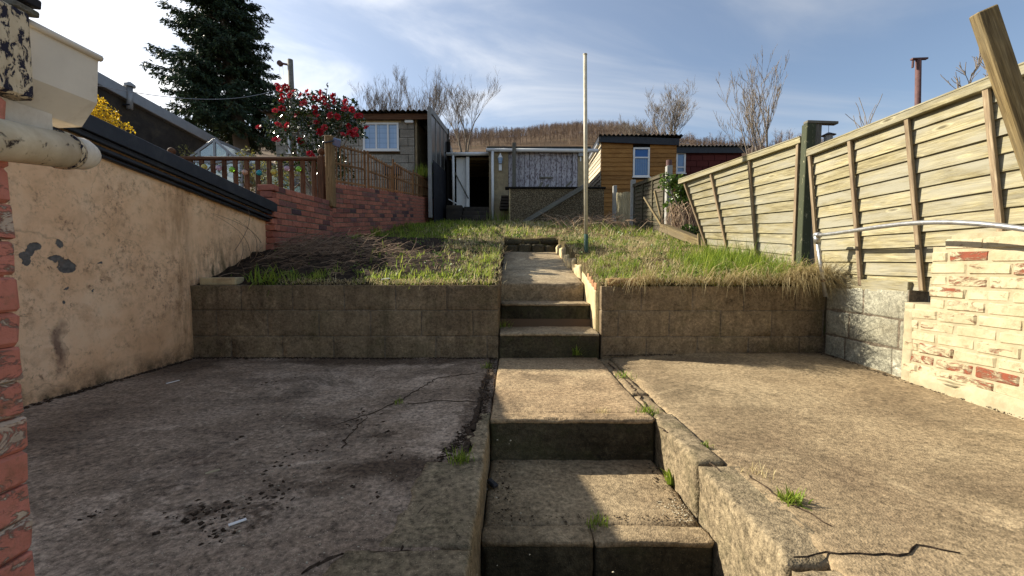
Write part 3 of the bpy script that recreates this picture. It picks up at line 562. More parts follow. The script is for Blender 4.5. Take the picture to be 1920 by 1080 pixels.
# hand rail
t = thing('hand_rail', 'bowed galvanised steel hand rail beside the right fence', 'hand rail', (2.55, 3.5, 0.6))
kn = at(1531, 441, 3.52); ft = at(1549, 528, 3.47); ft.z = 0.55
pts = [kn.lerp(at(1990, 440, 1.86), f) + Vector((0.0, 0, 0.075 * math.sin(math.pi * f ** 1.4))) for f in [i / 14 for i in range(15)]]
ex = pts[-1] + (pts[-1] - pts[-2]) * 6; ex.z = pts[-1].z - .02; pts.append(ex)
m = MB(); m.tube(pts, 0.0145, 10); m.build('rail', 'galv', t, True)
m = MB(); m.tube([ex + Vector((0, 0, .0)), Vector((ex.x, ex.y, -.02))], 0.0175, 10); m.build('upright', 'galv', t, True); m = MB(); m.sphere(ex, 0.03, 10, 8); m.build('elbow_joint', 'galv', t, True)
m = MB(); m.tube([kn, ft], 0.0155, 10); m.build('upright', 'galv', t, True)
m = MB(); m.sphere(kn, 0.026, 10, 8); m.tube([kn, kn.lerp(pts[1], 0.35)], 0.025, 10); m.tube([kn, kn.lerp(ft, 0.13)], 0.025, 10); m.build('elbow_joint', 'galv', t, True)
m = MB(); m.tube([kn.lerp(ft, 0.72), kn.lerp(ft, 0.76)], 0.021, 8); m.build('wire_tie', 'rust', t)
# clothes pole
pb = at(1099, 488, 5.35); pt = at(1097, 103, 5.35)
t = thing('clothes_pole', 'tall thin pole, green below and off white above, beside the path', 'pole', pb)
mid = pb.lerp(pt, 0.13)
m = MB(); m.tube([pb - Vector((0, 0, .1)), mid], 0.027, 12); m.build('lower_pole', 'polegreen', t, True)
m = MB(); m.tube([mid, pt], 0.024, 12); m.build('upper_pole', 'polewhite', t, True)
m = MB(); m.tube([pt, pt + Vector((0, 0, .012))], 0.027, 12); m.build('cap', 'polewhite', t)
rough_box('pole_footing', pb.x - 0.05, pb.x + 0.10, pb.y - 0.08, pb.y + 0.1, pb.z - 0.2, pb.z + 0.02, 'step', t, cell=0.04, amp=0.01, c=0.02)

# ---------------------------------------------------------------- pink rendered lean-to on the left
def fasc(y): return 1.80 - 0.121 * (y - 2.56)           # top edge of the black fascia
def pinkmat():
    g = G('pink_render'); p = g.pos(); x, y, z = g.sep(p)
    col = g.ramp(g.noise(p, 1.3, 6, 0.65), [(0.35, (0.68, 0.41, 0.225)), (0.5, (0.82, 0.53, 0.31)), (0.65, (0.86, 0.61, 0.39))])
    col = g.mix(g.ramp(g.noise(p, 6, 7, 0.7, 0.5), [(0.5, 0.0), (0.68, 0.5)]), col, (0.50, 0.29, 0.16))
    # mould: fine spots gathered in clouds
    cloud = g.ramp(g.noise(p, 1.7, 6, 0.7, 0.6), [(0.44, 0.0), (0.58, 1.0)])
    left = g.N('ShaderNodeMapRange'); g.S(left.inputs[0], y); left.inputs[1].default_value = 3.4; left.inputs[2].default_value = 2.5
    spots = g.ramp(g.noise(g.map(p, (1, 1, .8)), 40, 6, 0.72, 0.3), [(0.50, 0.0), (0.66, 1.0)])
    spots = g.math('MULTIPLY', spots, g.ramp(g.noise(p, 9, 5, 0.7), [(0.45, 0.0), (0.58, 1.0)]))
    f = g.math('MULTIPLY', spots, g.math('ADD', cloud, g.math('MULTIPLY', left.outputs[0], 0.45)), True)
    col = g.mix(g.math('MULTIPLY', f, 0.85), col, (0.12, 0.065, 0.045))
    col = g.mix(g.math('MULTIPLY', g.math('MULTIPLY', g.ramp(g.noise(p, 16, 7, 0.75), [(0.5, 0.0), (0.66, 1.0)]), cloud), 0.7), col, (0.26, 0.15, 0.085))
    # green black streaks above the soil at the far end
    far = g.N('ShaderNodeMapRange'); g.S(far.inputs[0], y); far.inputs[1].default_value = 3.45; far.inputs[2].default_value = 3.9
    low = g.N('ShaderNodeMapRange'); g.S(low.inputs[0], z); low.inputs[1].default_value = 1.15; low.inputs[2].default_value = 0.75
    st = g.ramp(g.noise(g.map(p, (1, 9, 1.6)), 2.6, 6, 0.7), [(0.42, 0.0), (0.62, 1.0)])
    col = g.mix(g.math('MULTIPLY', g.math('MULTIPLY', far.outputs[0], low.outputs[0]), g.math('MULTIPLY_ADD' if False else 'MULTIPLY', st, 0.95)), col, (0.055, 0.05, 0.02))
    bt = g.N('ShaderNodeMapRange'); g.S(bt.inputs[0], z); bt.inputs[1].default_value = 0.16; bt.inputs[2].default_value = 0.0
    col = g.mix(g.math('MULTIPLY', bt.outputs[0], g.ramp(g.noise(p, 7, 7, 0.75), [(0.35, 0.0), (0.6, 1.0)])), col, (0.06, 0.05, 0.03))
    edge = g.N('ShaderNodeMapRange'); g.S(edge.inputs[0], g.math('ABSOLUTE', g.math('SUBTRACT', y, 3.52))); edge.inputs[1].default_value = 0.2; edge.inputs[2].default_value = 0.0
    col = g.mix(g.math('MULTIPLY', g.math('MULTIPLY', edge.outputs[0], g.ramp(g.noise(g.map(p, (1, 6, 1)), 3.3, 6, 0.7), [(0.4, 0.0), (0.65, 1.0)])), 0.6), col, (0.20, 0.11, 0.045))
    # pieces of render that fell off, and a scorched smear: wear with a shape of its own
    wv = g.N('ShaderNodeVectorMath', operation='ADD'); g.L(p, wv.inputs[0])
    nn = g.N('ShaderNodeTexNoise'); nn.inputs['Scale'].default_value = 9; nn.inputs['Detail'].default_value = 5; g.L(p, nn.inputs['Vector'])
    sm = g.N('ShaderNodeVectorMath', operation='MULTIPLY_ADD'); g.L(nn.outputs['Color'], sm.inputs[0]); sm.inputs[1].default_value = (0, .16, .16); sm.inputs[2].default_value = (0, -.08, -.08); g.L(sm.outputs[0], wv.inputs[1])
    hole = None
    for (px, py, r, sy) in ((58, 468, .060, .55), (40, 478, .03, 1), (112, 463, .032, 1), (108, 492, .035, .8), (128, 500, .042, 1), (120, 540, .018, .6), (190, 487, .014, 1), (176, 543, .012, 1), (123, 568, .012, 1)):
        c0 = atX(px, py, XL); d = g.dist(g.map(wv.outputs[0], (0, 1, 1 / sy)), (0, c0.y, c0.z / sy))
        h1 = g.ramp(g.math('DIVIDE', d, r), [(0.92, 1.0), (1.0, 0.0)]); hole = h1 if hole is None else g.math('MAXIMUM', hole, h1)
    sc0 = atX(113, 650, XL); d = g.dist(g.map(wv.outputs[0], (0, 1.5, 0.42)), (0, sc0.y * 1.5, sc0.z * 0.42))
    col = g.mix(g.math('MULTIPLY', g.ramp(d, [(0.03, 1.0), (0.075, 0.0)]), 0.75), col, (0.09, 0.045, 0.04))
    col = g.mix(hole, col, g.ramp(g.noise(p, 30, 5, 0.7), [(0.35, (0.085, 0.08, 0.075)), (0.65, (0.17, 0.16, 0.145))]))
    cr = g.vor(g.map(wv.outputs[0], (0, 0.9, 0.7)), 1.3, 'DISTANCE_TO_EDGE')
    col = g.mix(g.ramp(cr, [(0.0, 0.35), (0.004, 0.0)]), col, (0.16, 0.10, 0.07))
    h = g.math('ADD', g.math('MULTIPLY', hole, -1.6), g.math('MULTIPLY', g.noise(p, 5, 6, 0.6), 1.2))
    return g.out(col, 0.9, g.bump(h, 0.7, 0.014), 0.15)
M['pink'] = pinkmat()
lt = thing('lean_to_building', 'pink rendered lean-to with a black fascia on the left', 'building', (-4, 3, 0))
def pinkwall():
    V = []; F = []; Y0, Y1 = 0.95, 4.80; ny, nz_ = 70, 26
    for j in range(ny + 1):
        y = Y0 + (Y1 - Y0) * j / ny; zt = fasc(y) - 0.10
        for l in range(nz_ + 1):
            z = -0.1 + (zt + 0.1) * l / nz_; V.append((XL + 0.012 * nz(0, y, z, 1.5) + 0.006 * nz(3, y, z, 5) - (0.0 if y < 3.6 else 0.012), y, z))
    for j in range(ny):
        for l in range(nz_): a = j * (nz_ + 1) + l; F.append((a + nz_ + 1, a, a + 1, a + nz_ + 2))
    b = len(V)
    for j in (0, ny):
        for l in (0, nz_): x, y, z = V[j * (nz_ + 1) + l]; V.append((XL - 0.22, y, z))
    e = ny * (nz_ + 1)
    F.append(tuple([b + 2] + [e + l for l in range(nz_ + 1)] + [b + 3])); F.append(tuple([b + 1] + [l for l in range(nz_, -1, -1)] + [b])); F.append((b, b + 2, b + 3, b + 1)); F.append(tuple([b + 1, b + 3] + [j * (nz_ + 1) + nz_ for j in range(ny, -1, -1)]))
    me = bpy.data.meshes.new('m'); me.from_pydata(V, [], F); me.update(); obj('rendered_wall', me, 'pink', lt, smooth=False)
pinkwall()
ya, yb = 0.95, 4.84
def along(x, dz): return (x, ya, fasc(ya) + dz), (x, yb, fasc(yb) + dz)
bar('fascia_board', *along(XL + 0.085, -0.055), 0.022, 0.11, 'black', lt, c=0.003)
bar('fascia_fillet', *along(XL + 0.055, -0.128), 0.03, 0.035, 'black', lt, c=0.004)
m = MB()
for k in range(9): pass
pts = [XL + 0.055, -0.165]
bar('gutter_lip', *along(XL + 0.040, -0.180), 0.05, 0.03, 'black', lt, c=0.006)
bar('gutter_lip', *along(XL + 0.022, -0.213), 0.035, 0.022, 'black', lt, c=0.006)
bar('roof', (-4.9, ya, fasc(ya) - 0.05), (-4.9, yb, fasc(yb) - 0.05), 4.32, 0.05, 'blackboard', lt)
box('rear_wall', -7.0, XL - 0.03, 4.64, 4.79, 0.2, 1.30, 'brick_dark', lt, 0)
# mossy bits and a crack of soil along the foot of the wall
# ---------------------------------------------------------------- corner of the house on the far left
hs = thing('house_corner', 'red painted brick corner of the house with gutter and waste pipe, far left', 'house', (-1.2, 0.5, -0.63))
HX, HY = -1.052, 0.885
hb = [bevbox(0.104, 0.222, 0.0725, 0.006, 0.002, 'hs%d' % k) for k in range(5)]; hh = [bevbox(0.104, 0.108, 0.0725, 0.008, 0.002, 'hh%d' % k) for k in range(3)]
box('mortar', HX - 0.35, HX - 0.012, -1.0, HY - 0.014, -0.63, 1.16, 'brick_house', hs, 0)
for k in range(24):
    z = -0.60 + 0.075 * k; y = HY
    if z > 1.13: break
    if k % 2: obj('brick', hh[k % 3], 'brick_house', hs, Matrix.Translation((HX - 0.05, y - 0.053, z))); y -= 0.113
    while y > -0.3: obj('brick', hb[random.randrange(5)], 'brick_house', hs, Matrix.Translation((HX - 0.05 + random.uniform(-.003, .003), y - 0.11, z))); y -= 0.226
def hbx(name, c8, mat): pass
p0 = at(62, 28, 0.93); p1 = at(64, 186, 0.93)
box('fascia_end', -1.75, p1.x - 0.02, 0.2, 0.925, p1.z + 0.012, p0.z, 'flakycream', hs, 0.006)
box('fascia_corner', p1.x - 0.05, p1.x, 0.6, 0.935, p1.z - 0.004, p0.z + 0.004, 'flakyblack', hs, 0.006)
box('fascia_moulding', -1.75, p1.x - 0.012, 0.2, 0.94, p1.z + 0.02, p1.z + 0.05, 'flakyblack', hs, 0.01)
bar('roof_edge', (-1.7, 0.93, p0.z + 0.085), (p1.x - 0.002, 0.93, p0.z + 0.012), 0.05, 0.014, 'greywood', hs)
bar('roof_edge', (-1.7, 0.93, p0.z + 0.115), (p1.x - 0.002, 0.93, p0.z + 0.036), 0.06, 0.02, 'blackboard', hs)
# gutter stub: a real trough with a stop end
def gutter():
    g0 = at(60, 45, 0.953); X1 = g0.x; zt = g0.z; prof = [(X1, zt), (X1 - 0.004, zt - 0.012), (X1 - 0.012, zt - 0.115), (X1 - 0.055, zt - 0.175), (X1 - 0.115, zt - 0.178), (X1 - 0.118, zt)]
    inner = [(X1 - 0.004, zt), (X1 - 0.008, zt - 0.012), (X1 - 0.016, zt - 0.112), (X1 - 0.057, zt - 0.171), (X1 - 0.111, zt - 0.174), (X1 - 0.114, zt)]
    ya_, yb_ = 0.945, 1.104; V = []; F = []; n = len(prof)
    for yy in (ya_, yb_):
        for x, z in prof: V.append((x, yy, z))
    for yy in (ya_, yb_ - 0.004):
        for x, z in inner: V.append((x, yy, z))
    for i in range(n - 1): F.append((i, i + 1, n + i + 1, n + i)); F.append((2 * n + i, 3 * n + i, 3 * n + i + 1, 2 * n + i + 1))
    F.append(tuple(range(n, 2 * n))); F.append(tuple(range(4 * n - 1, 3 * n - 1, -1))); F.append((0, n, 3 * n, 2 * n)); F.append((n - 1, 2 * n + n - 1, 3 * n + n - 1, 2 * n - 1))
    F.append(tuple(list(range(n)) + list(range(3 * n - 1, 2 * n - 1, -1))))
    me = bpy.data.meshes.new('m'); me.from_pydata(V, [], F); me.update(); gt = obj('gutter', me, 'plastic', hs)
    m = MB(); m.tube([(X1 - 0.001, ya_, zt), (X1 - 0.001, yb_ + .004, zt)], 0.0085, 8); m.tube([(X1, yb_, zt), (X1 - 0.118, yb_, zt)], 0.0085, 8); m.build('gutter_lip', 'plastic', gt, True)
    m = MB(); m.box(X1 - 0.16, X1 - 0.04, 0.90, 1.02, zt - 0.27, zt - 0.172); m.build('outlet', 'plastic', gt)
gutter()
q0 = at(-60, 252, 0.80); q1 = at(118, 282, 1.04); q2 = at(150, 288, 1.10)
dq = (q2 - q1).normalized()
m = MB(); m.tube([q0, q1], 0.0425, 20); wp = m.build('waste_pipe', 'flakycream', hs, True)
m = MB(); m.tube([q1 - dq * 0.012, q1 + dq * 0.006], [0.0465, 0.0455], 20); m.build('pipe_collar', 'flakyblack', wp, True)
m = MB(); m.tube([q1, q2, q2 + dq * 0.022, q2 + dq * 0.035], [0.041, 0.041, 0.034, 0.012], 20); m.build('pipe_end', 'plastic', wp, True)

# ---------------------------------------------------------------- neighbour's red brick wall with fence and trellis
bw = thing('brick_garden_wall', 'dark red brick garden wall rising along the left bed', 'wall', (-2.75, 6, 0.9))
BRK = [bevbox(0.215, 0.1, 0.066, 0.006, 0.003, 'br%d' % k) for k in range(6)]
def wallrun(P0, P1, z0a, z0b, top_a, top_b):
    """bricks in courses parallel to the sloping top"""
    P0, P1 = Vector(P0), Vector(P1); d = P1 - P0; L = d.length; u = d / L; sl = math.atan2(top_b - top_a, L); out = []
    n = int((top_a - z0a) / 0.075) + 8
    ang = math.atan2(u.y, u.x); rot = Matrix.Rotation(ang, 4, 'Z') @ Matrix.Rotation(-sl, 4, 'Y')
    for k in range(n):
        s = -0.11 if k % 2 else 0.0
        while s < L - 0.02:
            a, b = max(0, s), min(L, s + 0.225)
            if b - a > 0.05:
                mdl = (a + b) / 2; tz = top_a + (top_b - top_a) * mdl / L - 0.0375 - 0.075 * k; base = z0a + (z0b - z0a) * mdl / L
                if tz > base - 0.05:
                    c = P0 + u * mdl; sx = (b - a - 0.010) / 0.215
                    out.append((c.y, Matrix.Translation((c.x, c.y, tz)) @ rot @ Matrix.Diagonal((sx, 1, 1, 1)) @ Matrix.Translation((0, random.uniform(-.003, .003), 0))))
            s += 0.225
    m = MB(); nrm = Vector((u.y, -u.x, 0)) * 0.044; h = 0.01
    a, b = P0 + u * 0.01, P1 - u * 0.0
    q = [(a + nrm, z0a - .2, top_a - h), (b + nrm, z0b - .2, top_b - h), (b - nrm, z0b - .2, top_b - h), (a - nrm, z0a - .2, top_a - h)]
    m.add([(p.x, p.y, z) for p, z, _ in q] + [(p.x, p.y, z) for p, _, z in q], [(3, 2, 1, 0), (4, 5, 6, 7), (0, 1, 5, 4), (1, 2, 6, 5), (2, 3, 7, 6), (3, 0, 4, 7)])
    m.build('mortar', 'mortar', bw); return out
W0, W1, W2 = (-2.79, 4.86), (-2.74, 6.30), (-2.27, 12.0)
br = wallrun((*W0, 0), (*W1, 0), 0.80, 1.10, 1.735, 1.775) + wallrun((*W1, 0), (*W2, 0), 1.10, 2.02, 2.05, 2.72)
# the return seen end on at the near end of the wall
for k in range(13): br.append((4.84, Matrix.Translation((-2.80, 4.83, 1.735 - 0.0375 - 0.075 * k)) @ Matrix.Diagonal((0.62 if k % 2 else 0.9, 1, 1, 1))))
br.sort(key=lambda a: a[0])
for y_, mw in br[:300]: obj('brick', BRK[random.randrange(6)], 'brick_dark', bw, mw)
if len(br) > 300:
    Vs = []; Fs = []
    for y_, mw in br[300:]:
        me = BRK[random.randrange(6)]; b = len(Vs); Vs += [tuple(mw @ v.co) for v in me.vertices]; Fs += [tuple(b + i for i in p.vertices) for p in me.polygons]
    me = bpy.data.meshes.new('m'); me.from_pydata(Vs, [], Fs); me.update(); obj('far_bricks', me, 'brick_dark', bw, kind='stuff')
# trellis panels stepping up the wall
def wz(y): return float(np.interp(y, [6.30, 12.0], [2.05, 2.72]))
def wx(y): return float(np.interp(y, [6.30, 12.0], [-2.74, -2.27]))
tre = [('first trellis panel on the brick wall, beside the tall post', 6.42, 7.55, 0.58, 0.62), ('second trellis panel up the brick wall', 7.70, 8.85, 0.60, 0.50), ('third trellis panel up the brick wall, leaning', 8.95, 10.2, 0.62, 0.50), ('last trellis panel, at the far end of the brick wall', 10.3, 11.9, 0.55, 0.45)]
for lab, ya_, yb_, ha, hb_ in tre:
    t = thing('trellis_panel', lab, 'trellis', (wx(ya_), ya_, wz(ya_)), 'trellis panels on the brick wall')
    za, zb = wz(ya_) + 0.02, wz(yb_) + 0.02; A = Vector((wx(ya_), ya_, za)); B = Vector((wx(yb_), yb_, zb)); D = A + Vector((0, 0, ha)); E = B + Vector((0, 0, hb_))
    for f in (0.04, 0.5, 0.97): bar('rail', A.lerp(D, f), B.lerp(E, f), 0.026, 0.034, 'trellis', t)
    n = 9
    for k in range(n + 1):
        f = k / n; p = A.lerp(B, f); q = D.lerp(E, f)
        bar('end_post' if k in (0, n) else 'lath', p - Vector((0, 0, .02)), q + Vector((0, 0, 0.03 if k else .06)), 0.04 if k in (0, n) else 0.024, 0.03 if k in (0, n) else 0.016, 'trellis', t, up=(1, 0, 0))
# tall post with the solar lamp
t = thing('timber_post', 'tall square timber post where fence and trellis meet', 'post', (-2.78, 6.28, 1.7))
pz = at(618, 255, 6.25)
bar('post', (pz.x, 6.25, 1.68), (pz.x, 6.25, pz.z), 0.11, 0.105, 'postwood', t, up=(0, 1, 0), c=0.008, jit=0.002)
t = thing('solar_lamp', 'small black solar lamp strapped to the tall timber post', 'lamp', (pz.x + 0.1, 6.22, pz.z - 0.1))
bar('panel', (pz.x + 0.07, 6.2, pz.z - 0.09), (pz.x + 0.17, 6.22, pz.z - 0.12), 0.02, 0.11, 'glassblue', t, up=(0, -0.6, 1)); bar('strap', (pz.x - 0.07, 6.18, pz.z - 0.12), (pz.x + 0.09, 6.18, pz.z - 0.09), 0.012, 0.02, 'black', t)
# brown balustrade
YB = 6.35
rz = at(470, 297, YB).z; xl, xr = at(338, 297, YB).x, at(597, 297, YB).x
t = thing('balustrade', 'dark brown wooden balustrade behind the lean-to roof', 'balustrade', (xl, YB, 1.3))
bar('hand_rail', (xl, YB, rz), (xr, YB, rz - 0.01), 0.09, 0.05, 'brownwood', t, c=0.012)
bar('bottom_rail', (xl, YB, 1.50), (xr, YB, 1.50), 0.05, 0.05, 'brownwood', t)
px = 357
while px < 590: x = at(px, 300, YB).x; bar('baluster', (x, YB, 1.48), (x, YB, rz - 0.025), 0.06, 0.035, 'brownwood', t, up=(0, 1, 0)); px += 21.0
nx_ = at(603, 300, YB).x; bar('newel', (nx_, YB, 1.45), (nx_, YB, rz + 0.03), 0.1, 0.1, 'brownwood', t, up=(0, 1, 0), c=0.01)
m = MB(); m.sphere((nx_, YB, rz + 0.10), 0.055, 12, 10); m.tube([(nx_, YB, rz + 0.02), (nx_, YB, rz + 0.06)], 0.03, 10); m.build('finial', 'brownwood', t, True)
n2 = at(322, 285, YB); bar('newel', (n2.x, YB, 1.45), (n2.x, YB, n2.z - .05), 0.09, 0.09, 'brownwood', t, up=(0, 1, 0)); m = MB(); m.sphere((n2.x, YB, n2.z + .01), 0.055, 12, 10); m.build('finial', 'brownwood', t, True)
# coloured glass baubles on a wire
cols = {'teal': (0.0, 0.35, 0.42), 'yellow': (0.62, 0.55, 0.12), 'lilac': (0.55, 0.40, 0.50), 'green': (0.28, 0.62, 0.05), 'peach': (0.62, 0.42, 0.30)}
for k, c in cols.items():
    g = G('glass_' + k); M['gl_' + k] = g.out(c, 0.08, None, 0.7, 0.0, Transmission_Weight=0.35)
t = thing('bauble_string', 'string of coloured glass baubles along the brown balustrade', 'fairy lights', (xl, YB - 0.06, 2.2))
bl = [(355, 309, 'teal'), (383, 313, 'yellow'), (410, 315, 'lilac'), (435, 318, 'green'), (459, 323, 'peach'), (486, 324, 'teal'), (513, 322, 'yellow'), (538, 316, 'lilac'), (560, 317, 'green')]
wire = []
for (bx_, by_, k) in bl:
    c = at(bx_, by_, YB - 0.06); m = MB(); m.sphere(c, 0.042, 12, 10); m.build('bauble', 'gl_' + k, t, True); wire.append(c + Vector((0, 0, 0.045)))
m = MB(); m.tube(wire, 0.003, 4); m.build('wire', 'black', t)

# ---------------------------------------------------------------- neighbour's long dark building, flue, greenhouse
dk = thing('dark_building', 'long dark slate-hung building with a pale roof edge at far left', 'building', (-8.6, 9, 0.5))
DX = -8.2
ea = atX(120, 118, DX); eb = atX(398, 268, DX)
m = MB(); za, zb = ea.z, eb.z
m.add([(DX, ea.y, 0), (DX, eb.y, 0), (DX, eb.y, zb), (DX, ea.y, za), (DX - 4, ea.y, 0), (DX - 4, eb.y, 0), (DX - 4, eb.y, zb), (DX - 4, ea.y, za)], [(0, 1, 2, 3), (5, 4, 7, 6), (1, 5, 6, 2), (4, 0, 3, 7), (3, 2, 6, 7)]); m.build('wall', 'darkwall', dk)
bar('roof_edge', (DX + 0.03, ea.y - .1, za + 0.02), (DX + 0.03, eb.y + .1, zb + 0.02), 0.16, 0.24, 'lead', dk, c=0.01)
fl = atX(243, 196, DX + 0.12); ftp = atX(243, 163, DX + 0.12)
m = MB(); m.tube([fl - Vector((0, 0, .1)), ftp], 0.055, 10); f_ = m.build('flue', 'lead', dk, True); m = MB(); m.tube([ftp, ftp + Vector((0, 0, .05)), ftp + Vector((0, 0, .1))], [0.1, 0.1, 0.03], 10); m.build('flue_cowl', 'lead', f_)
bar('flue_clip', fl + Vector((-.1, 0, -.02)), fl + Vector((.04, 0, -.02)), 0.12, 0.03, 'black', dk)
gh = thing('greenhouse', 'small gabled greenhouse behind the brown balustrade', 'greenhouse', (-6.2, 9, 1.2))
GY = 8.6; apx = at(402, 262, GY); gl_, gr_ = at(345, 303, GY), at(452, 305, GY); GD = 2.4
for y_ in (GY, GY + GD):
    for p, q in ((gl_, apx), (apx, gr_), (Vector((gl_.x, 0, 1.1)), gl_), (Vector((gr_.x, 0, 1.1)), gr_), (gl_, gr_), (Vector((apx.x, 0, gl_.z)), apx), (Vector(((apx.x + gl_.x) / 2, 0, gl_.z)), (apx + gl_) / 2), (Vector(((apx.x + gr_.x) / 2, 0, gl_.z)), (apx + gr_) / 2)):
        bar('frame_bar', (p.x, y_, p.z), (q.x, y_, q.z), 0.045, 0.045, 'lead', gh, up=(0, 1, 0))
for p in (gl_, gr_, apx): bar('frame_bar', (p.x, GY, p.z), (p.x, GY + GD, p.z), 0.05, 0.05, 'lead', gh)
g = G('greenhouse_glass'); b1 = g.N('ShaderNodeBsdfTransparent'); b1.inputs[0].default_value = (0.80, 0.88, 0.82, 1); b2 = g.N('ShaderNodeBsdfGlossy'); b2.inputs['Roughness'].default_value = 0.08; mm = g.N('ShaderNodeMixShader'); mm.inputs[0].default_value = 0.30; g.L(b1.outputs[0], mm.inputs[1]); g.L(b2.outputs[0], mm.inputs[2]); g.L(mm.outputs[0], g.o.inputs[0]); M['ghglass'] = g.m
def pane(pts, parent, mat='ghglass', name='pane'):
    m = MB(); P = [Vector(p) for p in pts]; n = (P[1] - P[0]).cross(P[2] - P[0]).normalized() * 0.006; k = len(P)
    m.add(P + [p + n for p in P], [tuple(range(k)), tuple(range(2 * k - 1, k - 1, -1))] + [(i, k + i, k + (i + 1) % k, (i + 1) % k) for i in range(k)]); return m.build(name, mat, parent)
for a_, b_ in ((gl_, apx), (apx, gr_)):
    for k in range(4):
        y0_, y1_ = GY + GD * k / 4 + .02, GY + GD * (k + 1) / 4 - .02; pane([(a_.x, y0_, a_.z), (b_.x, y0_, b_.z), (b_.x, y1_, b_.z), (a_.x, y1_, a_.z)], gh)
for y_ in (GY, GY + GD): pane([(gl_.x, y_, gl_.z), (gr_.x, y_, gr_.z), (apx.x, y_, apx.z)], gh); pane([(gl_.x, y_, 1.2), (gr_.x, y_, 1.2), (gr_.x, y_, gl_.z), (gl_.x, y_, gl_.z)], gh)

# ---------------------------------------------------------------- outbuildings at the top of the garden
def corrugated(name, x0, x1, y0, y1, z0, z1, parent, mat='roofsheet', pitch=0.146, amp=0.025, th=0.008):
    """sheet with its waves along x, front edge (y0,z0), back edge (y1,z1)"""
    n = int((x1 - x0) / pitch * 6); V = []; F = []
    for i in range(n + 1):
        x = x0 + (x1 - x0) * i / n; w = amp * math.sin(2 * math.pi * (x - x0) / pitch)
        V += [(x, y0, z0 + w), (x, y1, z1 + w), (x, y0, z0 + w - th), (x, y1, z1 + w - th)]
    for i in range(n):
        a = 4 * i; F += [(a, a + 4, a + 5, a + 1), (a + 2, a + 3, a + 7, a + 6), (a, a + 2, a + 6, a + 4), (a + 1, a + 5, a + 7, a + 3)]
    me = bpy.data.meshes.new('m'); me.from_pydata(V, [], F); me.update(); return obj(name, me, mat, parent, smooth=False)
def window(parent, a, b, Y, nm='window', mull=(), cross=(), fw=0.05, glass='glassblue', back=None):
    """white frame between two points of the wall plane; mull/cross are fractions"""
    x0, x1 = sorted((a.x, b.x)); z0, z1 = sorted((a.z, b.z)); w = MB()
    w.box(x0, x1, Y - 0.035, Y + 0.03, z0, z0 + fw); w.box(x0, x1, Y - 0.035, Y + 0.03, z1 - fw, z1); w.box(x0, x0 + fw, Y - 0.034, Y + 0.029, z0 + fw, z1 - fw); w.box(x1 - fw, x1, Y - 0.034, Y + 0.029, z0 + fw, z1 - fw)
    f = w.build(nm, 'white', parent)
    for u in mull: xm = x0 + (x1 - x0) * u; box('mullion', xm - fw * .4, xm + fw * .4, Y - 0.03, Y + 0.02, z0 + fw, z1 - fw, 'white', f, 0)
    for u in cross: zm = z0 + (z1 - z0) * u; box('transom', x0 + fw, x1 - fw, Y - 0.029, Y + 0.021, zm - fw * .4, zm + fw * .4, 'white', f, 0)
    box('sill', x0 - 0.03, x1 + 0.03, Y - 0.07, Y - 0.001, z0 - 0.035, z0 - 0.001, 'white', f, 0.003)
    box('pane', x0 + fw * .5, x1 - fw * .5, Y + 0.0, Y + 0.006, z0 + fw * .5, z1 - fw * .5, glass, f, 0)
    return f
def blockface(parent, x0, x1, z0, z1, Y, mat, L=0.45, H=0.225, holes=(), th=0.1, name='block', top=None):
    k = 0; z = z0; var = [bevbox(L - 0.012, th, H - 0.012, 0.006, 0.002, '%s%d' % (mat, q)) for q in range(4)]
    while z < z1 - 0.03:
        x = x0 - (L / 2 if k % 2 else 0)
        while x < x1 - 0.02:
            a, b, zt = max(x, x0), min(x + L, x1), min(z + H, z1); hit = any(a > h[0] - .05 and b < h[1] + .05 and z > h[2] - .05 and zt < h[3] + .05 for h in holes)
            segs = [(a, b)]
            for h in holes:
                if zt > h[2] + .04 and z < h[3] - .04:
                    ns = []
                    for (p, q) in segs:
                        if q <= h[0] or p >= h[1]: ns.append((p, q))
                        else:
                            if p < h[0] - .03: ns.append((p, h[0]))
                            if q > h[1] + .03: ns.append((h[1], q))
                    segs = ns
            for p, q in segs:
                sx = (q - p - 0.012) / (L - 0.012); sz = (zt - z - 0.012) / (H - 0.012)
                if sx > 0.05: obj(name, var[random.randrange(4)], mat, parent, Matrix.Translation(((p + q) / 2, Y + th / 2 + random.uniform(0, .003), (z + zt) / 2)) @ Matrix.Diagonal((sx, 1, sz, 1)))
            x += L
        z += H; k += 1
# --- grey block shed
SY = 11.5
gs = thing('grey_shed', 'grey concrete block shed with a white window and corrugated roof', 'shed', (-5, 12, 2.3))
sa, sb = at(515, 213, SY), at(778, 340, SY); wa, wb = at(680, 230, SY), at(748, 282, SY); w2a, w2b = at(540, 255, SY), at(560, 287, SY)
box('wall_core', sa.x + 0.03, sb.x - 0.02, SY + 0.09, SY + 3.2, 2.0, sa.z - 0.22, 'mortar', gs, 0)
blockface(gs, sa.x, sb.x, sb.z - 0.4, sa.z - 0.13, SY, 'shedblock', holes=((wa.x, wb.x, wb.z, wa.z), (w2a.x, w2b.x, w2b.z, w2a.z)))
gm = G('net_curtain_glass'); pp = gm.pos(); xx, yy, zz_ = gm.sep(pp)
gr1 = gm.math('LESS_THAN', gm.math('FRACT', gm.math('MULTIPLY', zz_, 7.5)), 0.10); gr2 = gm.math('LESS_THAN', gm.math('FRACT', gm.math('MULTIPLY', xx, 3.6)), 0.06)
ccol = gm.mix(gm.noise(gm.map(pp, (9, 1, 0.8)), 1.3, 3), (0.22, 0.36, 0.58), (0.42, 0.55, 0.72)); ccol = gm.mix(gm.math('MULTIPLY', gm.math('MAXIMUM', gr1, gr2), 0.55), ccol, (0.10, 0.17, 0.30)); M['netglass'] = gm.out(ccol, 0.08, None, 0.7)
